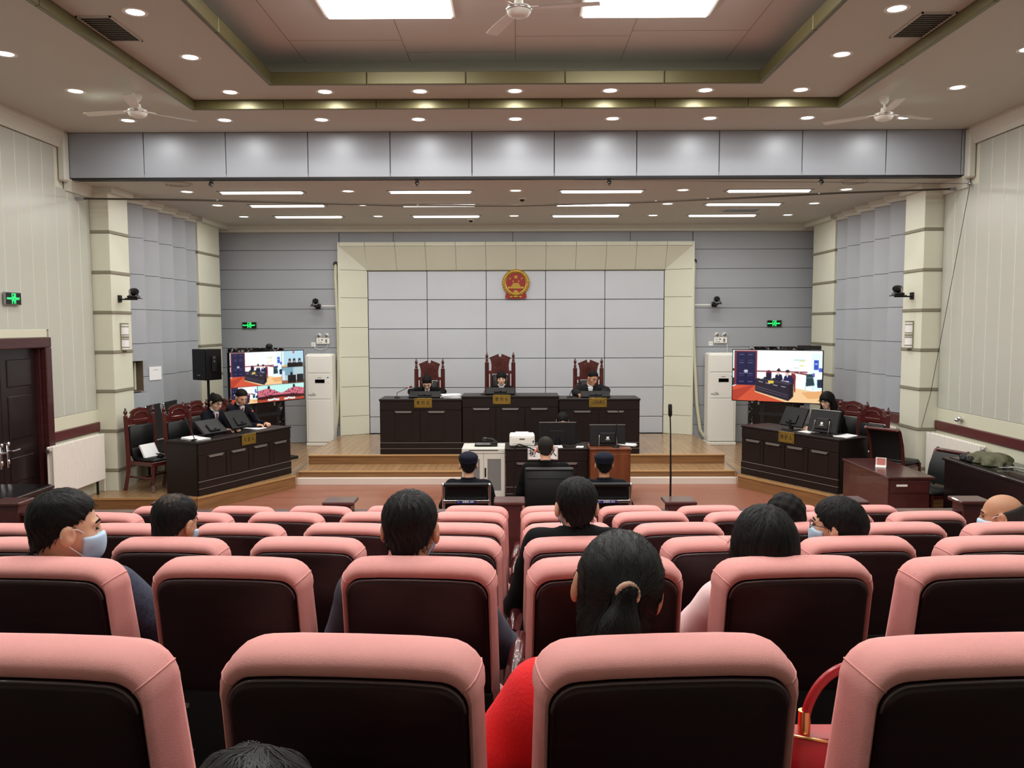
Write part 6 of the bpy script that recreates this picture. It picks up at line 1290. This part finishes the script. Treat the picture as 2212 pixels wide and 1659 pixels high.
    if face and (tie or collar):
        sf = MB(); a0 = at(.90, 0, .075); zt_ = .0
        def cp(s, dx): q = at(s, dx, .0); return q + fw * (.108 + g - .10 * max(0, s - .66))
        sf.add([tuple(cp(1.0, -.045)), tuple(cp(1.0, .045)), tuple(cp(.62, 0)), tuple(cp(1.0, -.045) - fw * .06), tuple(cp(1.0, .045) - fw * .06), tuple(cp(.62, 0) - fw * .06)], [(0, 2, 1), (3, 4, 5), (0, 1, 4, 3), (1, 2, 5, 4), (2, 0, 3, 5)]); to_obj('shirt_front', [mbpart(sf, 0)], ['shirt_white'], root, False)
        if tie:
            tb = MB(); c0 = [cp(.97, 0) + fw * .002, cp(.90, 0) + fw * .003, cp(.63, 0) + fw * .004]; tb.tube([tuple(q) for q in c0], [.016, .011, .02], 6); to_obj('tie', [mbpart(tb, 0)], ['tie_red'], root)
            bb = MB(); bb.ell(tuple(at(.72, .075, .0) + fw * (.10 + g)), (.012, .012, .014), 8, 6); to_obj('badge', [mbpart(bb, 0)], ['shirt_white'], root)
    # hair
    if face and not fuzzy and hair not in ('buzz', 'bald'): fuzzy = 1500
    if hair:
        fn = hair_fn(hair); lo_h, hi_h = HB.get(hair, ((-.125, -.15, -.13), (.125, .13, .165))); v, f = surf(fn, lo_h, hi_h, .005 if fuzzy else .0065)
        if hair in ('thin', 'buzz') and len(f):
            ce = v[f].mean(1); dd = np.linalg.norm((ce - np.array([.012, -.062, .105])) * np.array([1, 1, .6]), axis=1) + .010 * np.sin(ce[:, 0] * 260) * np.sin(ce[:, 1] * 240); lim = .040 if hair == 'thin' else .034; parts = [(v @ R.T + head, f[dd >= lim], 0), (v @ R.T + head, f[dd < lim], 2)]
        else: parts = [(v @ R.T + head, f, 0)]
        if fuzzy: sv, sf_ = strands(fn, fuzzy, None, hair, seed, .055 if hair in ('short', 'grey', 'thin', 'whorl') else (.12 if hair in ('ponytail', 'long', 'tail') else .06), 5); parts.append((sv @ R.T + head, sf_, 1))
        to_obj('hair', parts, [hair_mat, 'hair_strand', 'scalp_thin' if hair == 'thin' else 'scalp_buzz'], root)
    H = lambda b: (np.array(b.v) @ R.T + head)
    if hair in ('ponytail',): b = MB(); b.tube([(.019 * math.cos(q), -.128 + .003 * math.sin(q * 2), .032 + .019 * math.sin(q)) for q in [2 * PI * i / 18 for i in range(18)]], .0075, 8, closed=True); to_obj('hair_tie', [(H(b), b.f, 0)], ['scrunchie'], root)
    if mask:
        v, f = surf(lambda p: smax(smax(smin(smin(skull(p), np.minimum(elld(p, (.040, .046, -.028), (.027, .03, .028)), elld(p, (-.040, .046, -.028), (.027, .03, .028))), .02), elld(p, (0, .088, -.052), (.028, .022, .045)), .03) - .0075, .035 - p[:, 1], .004), smax(p[:, 2] + .016 - .12 * np.maximum(0, .03 - np.abs(p[:, 0])), -.108 - p[:, 2], .004), .004), (-.1, .02, -.13), (.1, .15, .02), .005); parts = [(v @ R.T + head, f, 0)]; b = MB()
        for s in (-1, 1): b.tube([(s * .062, .05, -.012), (s * .078, .02, .012), (s * .092, -.012, .02), (s * .094, -.03, -.005), (s * .085, -.01, -.035), (s * .062, .04, -.08)], .0018, 5)
        parts.append((H(b), b.f, 1)); to_obj('face_mask', parts, ['mask_blue', 'shirt_white'], root)
    if glasses:
        b = MB()
        for s in (-1, 1): b.tube([(s * .033 + .023 * math.cos(q), .106 - .01 * abs(math.cos(q)), .002 + .017 * math.sin(q)) for q in [2 * PI * i / 14 for i in range(14)]], .0018, 5, closed=True); b.tube([(s * .056, .096, .004), (s * .078, .05, .006), (s * .088, -.02, .004)], .0018, 5)
        b.tube([(-.010, .106, .004), (.010, .106, .004)], .0018, 5); to_obj('glasses', [(H(b), b.f, 0)], ['dark_metal'], root)
    if cap:
        v, f = surf(lambda p: smax(smin(elld(p, (0, -.012, .055), (.094, .112, .088)), elld(p, (0, -.012, .09), (.098, .114, .045)), .03), .012 - p[:, 2] - .12 * p[:, 1], .006), (-.13, -.15, -.03), (.13, .13, .17), .006); parts = [(v @ R.T + head, f, 0)]
        b = MB(); b.tube([(.094 * math.cos(q), -.012 + .112 * math.sin(q), .052 + .012 * math.sin(q)) for q in [2 * PI * i / 24 for i in range(24)]], .004, 6, closed=True); parts.append((H(b), b.f, 0)); b = MB(); b.ell((0, .125, .02), (.07, .06, .008), 14, 6); parts.append((H(b), b.f, 0)); to_obj('cap', parts, ['cap_navy'], root)
    return root
# ------------------------------------------------------------------ the people, placed
def wl(p, loc, rz):
    dx, dy = p[0] - loc[0], p[1] - loc[1]; c_, s_ = math.cos(-rz), math.sin(-rz); return (dx * c_ - dy * s_, dx * s_ + dy * c_, p[2] - loc[2])
def put(lb, loc, rz, head, hands=(None, None), elbows=(None, None), **k):
    return person(lb, loc, rz, wl(head, loc, rz), hands=[wl(h, loc, rz) if h else None for h in hands], elbows=[wl(e, loc, rz) if e else None for e in elbows], **k)
GJ, GA = 'people in the court', 'people in the audience'
# judges (hands listed as the person's left, right)
put('judge with a dark hair bun looking down, on the left bench section', (-1.60, 14.95, .363), PI, (-1.577, 14.62, 1.545), hands=((-1.34, 14.42, 1.345), (-1.78, 14.43, 1.345)), elbows=((-1.30, 14.72, 1.37), (-1.88, 14.72, 1.37)), pel=(0, 0, .55), pitch=.75, hair='bun', skin='skin_pale', top='robe_black', face=True, collar='robe_black', tie=True, sw=.155)
put('presiding judge with short fringe and white collar, in the tallest chair', (-.29, 14.98, .363), PI, (-.263, 14.78, 1.60), hands=((-.10, 14.46, 1.39), (-.45, 14.46, 1.39)), pel=(0, 0, .56), pitch=.12, hair='fringe', skin='skin_pale', top='robe_black', face=True, collar='shirt_white', sw=.155)
put('man in a dark jacket and pale shirt leaning over papers at the bench', (1.34, 14.98, .363), PI, (1.36, 14.68, 1.605), hands=((1.50, 14.42, 1.36), (1.10, 14.40, 1.345)), elbows=((1.61, 14.74, 1.38), (1.05, 14.66, 1.36)), pel=(0, 0, .55), yaw=.55, pitch=.35, roll=-.1, hair='short', skin='skin_tan', top='jacket_dark', face=True, collar='shirt_white', sw=.185, bulk=.012)
put('clerk whose dark hair shows above the large monitor', (.70, 12.80, 0), PI, (.715, 12.74, 1.075), hands=((.85, 12.46, .80), (.58, 12.46, .80)), pel=(0, 0, .47), pitch=.25, hair='fringe', skin='skin_pale', top='robe_black', face=True, collar='shirt_white', sw=.15)
# prosecution: chairs face direction cl
c1, c2, c3 = on_desk(OL, aL, 1.20, .96, 0), on_desk(OL, aL, 1.74, .96, 0), on_desk(OR, aR, 1.10, .96, 0)
put('female prosecutor with tied-back hair and navy suit, looking down', c1, cl, (-4.56, 12.52, 1.395), hands=(on_desk(OL, aL, 1.12, .34, .80), on_desk(OL, aL, .92, .36, .80)), pel=(0, 0, .54), yaw=-.1, pitch=.35, hair='tail', skin='skin_pale', top='suit_navy', face=True, collar='shirt_white', tie=True, glasses=True, sw=.155)
put('male prosecutor in a navy suit and red tie, writing notes', c2, cl, (-4.34, 13.02, 1.425), hands=(on_desk(OL, aL, 1.80, .36, .80), on_desk(OL, aL, 1.56, .34, .80)), pel=(0, 0, .56), yaw=-.35, pitch=.45, hair='short', skin='skin', top='suit_navy', face=True, collar='shirt_white', tie=True, sw=.185)
put('defender with long black hair and black robe, looking down at her desk', c3, cr_, (4.62, 12.30, 1.425), hands=(on_desk(OR, aR, 1.22, .36, .81), on_desk(OR, aR, .98, .38, .81)), pel=(0, 0, .55), yaw=.12, pitch=.28, hair='long', skin='skin_pale', top='robe_black', face=True, collar='robe_black', tie=True, glasses=True, sw=.16)
# defendant and bailiffs from behind
put('defendant with close-cropped hair and black sweater, seen from behind', (.33, 8.52, 0), 0, (.302, 8.52, 1.290), pel=(0, 0, .56), pitch=.1, hair='buzz', hair_mat='hair_buzz', skin='skin', top='knit_black', sw=.19, hands=((.05, 8.72, .72), (.61, 8.72, .72)), elbows=((.02, 8.47, .74), (.64, 8.47, .74)))
put('bailiff in a dark cap and uniform, left of the defendant', (-.495, 8.40, 0), 0, (-.495, 8.46, 1.118), pel=(0, 0, .50), yaw=.12, hair='short', skin='skin', top='police_navy', cap=True, sw=.18, elbows=((-.74, 8.42, .70), (-.24, 8.42, .70)))
put('bailiff in a dark cap and uniform, right of the defendant', (.90, 8.40, 0), 0, (.903, 8.46, 1.115), pel=(0, 0, .50), hair='short', skin='skin_tan', top='police_navy', cap=True, sw=.18, elbows=((.66, 8.42, .70), (1.15, 8.42, .70)))
# audience
def sit(lb, row, sx, k, head, **kw):
    x = X0 + sx * (.29 + .58 * k); loc = (x, YR[row - 1] + .33, ZF[row - 1]); kw.setdefault('group', GA); kw.setdefault('pel', (0, 0, .53))
    return put(lb, loc, 0, head, **kw)
sit('man in a navy checked jacket and blue mask, face turned right', 2, -1, 2, (-1.468, 2.66, 1.905), yaw=-.95, pitch=.05, hair='short', top='jacket_check', mask=True, sw=.185, fuzzy=5200, hb=.011, seed=3, elbows=((-1.72, 2.72, 1.50), (-1.17, 2.76, 1.50)), bulk=.01)
sit('man with a thin patch on his crown and a mask, third row', 3, -1, 2, (-1.497, 3.58, 1.695), yaw=-.35, pitch=.2, hair='thin', skin='skin_tan', top='jacket_dark', mask=True, fuzzy=2600, seed=4)
sit('man with greying cropped hair sitting left of the middle gap', 2, -1, 0, (-.345, 2.66, 1.90), yaw=-.1, pitch=.02, hair='grey', hair_mat='hair_black', skin='skin_tan', top='cloth_denim', mask=True, fuzzy=5200, hb=.011, seed=5, elbows=((-.60, 2.72, 1.47), (-.055, 2.78, 1.455)), bulk=.008)
sit('man in a black collared coat right of the middle gap, third row', 3, 1, 0, (.262, 3.58, 1.77), yaw=.1, hair='whorl', skin='skin', top='robe_black', mask=True, fuzzy=4200, hb=.012, seed=6, elbows=((.01, 3.64, 1.30), (.56, 3.66, 1.30)), bulk=.012, neck=-.035)
sit('woman in a red coat with a black ponytail, nearest row', 1, 1, 0, (.214, 1.735, 2.005), roll=.18, hair='ponytail', skin='skin_tan', top='coat_red', fuzzy=11000, hb=.010, seed=7, sw=.155, elbows=((-.045, 1.76, 1.60), (.50, 1.78, 1.60)), hands=((.10, 2.02, 1.66), (.36, 2.0, 1.66)), bulk=.022, neck=.055)
sit('woman with long black hair in a pale pink blouse', 2, 1, 1, (.805, 2.66, 1.85), yaw=.1, hair='long', skin='skin_pale', top='blouse_pink', fuzzy=5200, hb=.011, seed=8, sw=.16, elbows=((.56, 2.72, 1.50), (1.06, 2.74, 1.52)), bulk=.006)
sit('person with curly black hair in the fourth row', 4, 1, 2, (1.455, 4.44, 1.52), yaw=.2, hair='bob', top='robe_black', fuzzy=2000, seed=9)
sit('person with pinned-up hair, black glasses and a mask', 3, 1, 2, (1.40, 3.58, 1.685), yaw=.95, hair='updo', top='suit_navy', glasses=True, mask=True, fuzzy=3200, seed=10)
sit('balding man with a mask at the far right of the fourth row', 4, 1, 4, (2.625, 4.44, 1.525), yaw=1.0, pitch=.1, hair='bald', hair_mat='hair_grey', skin='skin_tan', top='cloth_grey', mask=True, fuzzy=0, seed=11)
put('person whose black hair top shows at the bottom edge', (X0 - .29, .78, 1.14), 0, (-.34, 1.0, 1.892), pel=(0, 0, .53), pitch=.5, hair='bob', top='cloth_grey', fuzzy=7000, hb=.014, seed=12, group=GA)
# red handbag on the seat between two rows
t = thing('handbag', 'red leather handbag with gold fittings on the seat at the near right', 'handbag', (.735, 1.76, 1.435))
mat('bag_red', (158, 18, 28), .32, coat=.2); mat('gold_metal', (214, 176, 120), .22, metal=1.0)
b = MB(); V = []; F = []; n = 20; hs = [(0, .15, .07), (.02, .165, .078), (.12, .165, .072), (.20, .155, .058), (.235, .15, .04), (.25, .148, .03)]
for z, rx, ry in hs:
    for i in range(n): q = 2 * PI * i / n; cx_, sy_ = math.cos(q), math.sin(q); V.append((rx * math.copysign(abs(cx_) ** .4, cx_), ry * math.copysign(abs(sy_) ** .5, sy_), z - .012 * (1 - abs(cx_)) * (z > .2)))
for j in range(len(hs) - 1):
    for i in range(n): F.append((j * n + i, j * n + (i + 1) % n, (j + 1) * n + (i + 1) % n, (j + 1) * n + i))
F.append(tuple(range(n - 1, -1, -1))); F.append(tuple((len(hs) - 1) * n + i for i in range(n))); b.add(V, F); bo = b.build('body', 'bag_red', t, smooth=40)
MB().tube([(-.14, -.031, .248), (-.07, -.033, .236), (.0, -.034, .233), (.07, -.033, .236), (.14, -.031, .248)], .004, 6).build('rim', 'gold_metal', t, smooth=True)
MB().tube([(-.11 + .11 * (1 - math.cos(q)), -.01, .25 + .145 * math.sin(q)) for q in [PI * i / 36 for i in range(37)]], .0105, 10).build('handle', 'bag_red', t, smooth=True)
for x in (-.11, .11): MB().lathe([(.001, -.03), (.013, -.03), (.014, 0), (.013, .03), (.001, .03)], (x, -.01, .265), 12).build('handle_ring', 'gold_metal', t, smooth=50)
b = MB(); b.box(-.13, .13, -.083, -.07, .188, .193, c=.002); b.build('pocket_seam', 'bag_red', t); b = MB(); b.tube([(-.13, -.066, .172), (.0, -.071, .172), (.13, -.066, .172)], .003, 6); zp = b.build('zipper', 'gold_metal', t); b = MB(); b.box(-.105, -.085, -.08, -.07, .160, .184, c=.003); b.M = Matrix.Translation((-.095, -.080, .157)) @ Matrix.Rotation(.35, 4, 'Y'); b.box(-.006, .006, -.003, .003, -.06, .005, c=.002); b.build('zip_pull', 'gold_metal', zp)
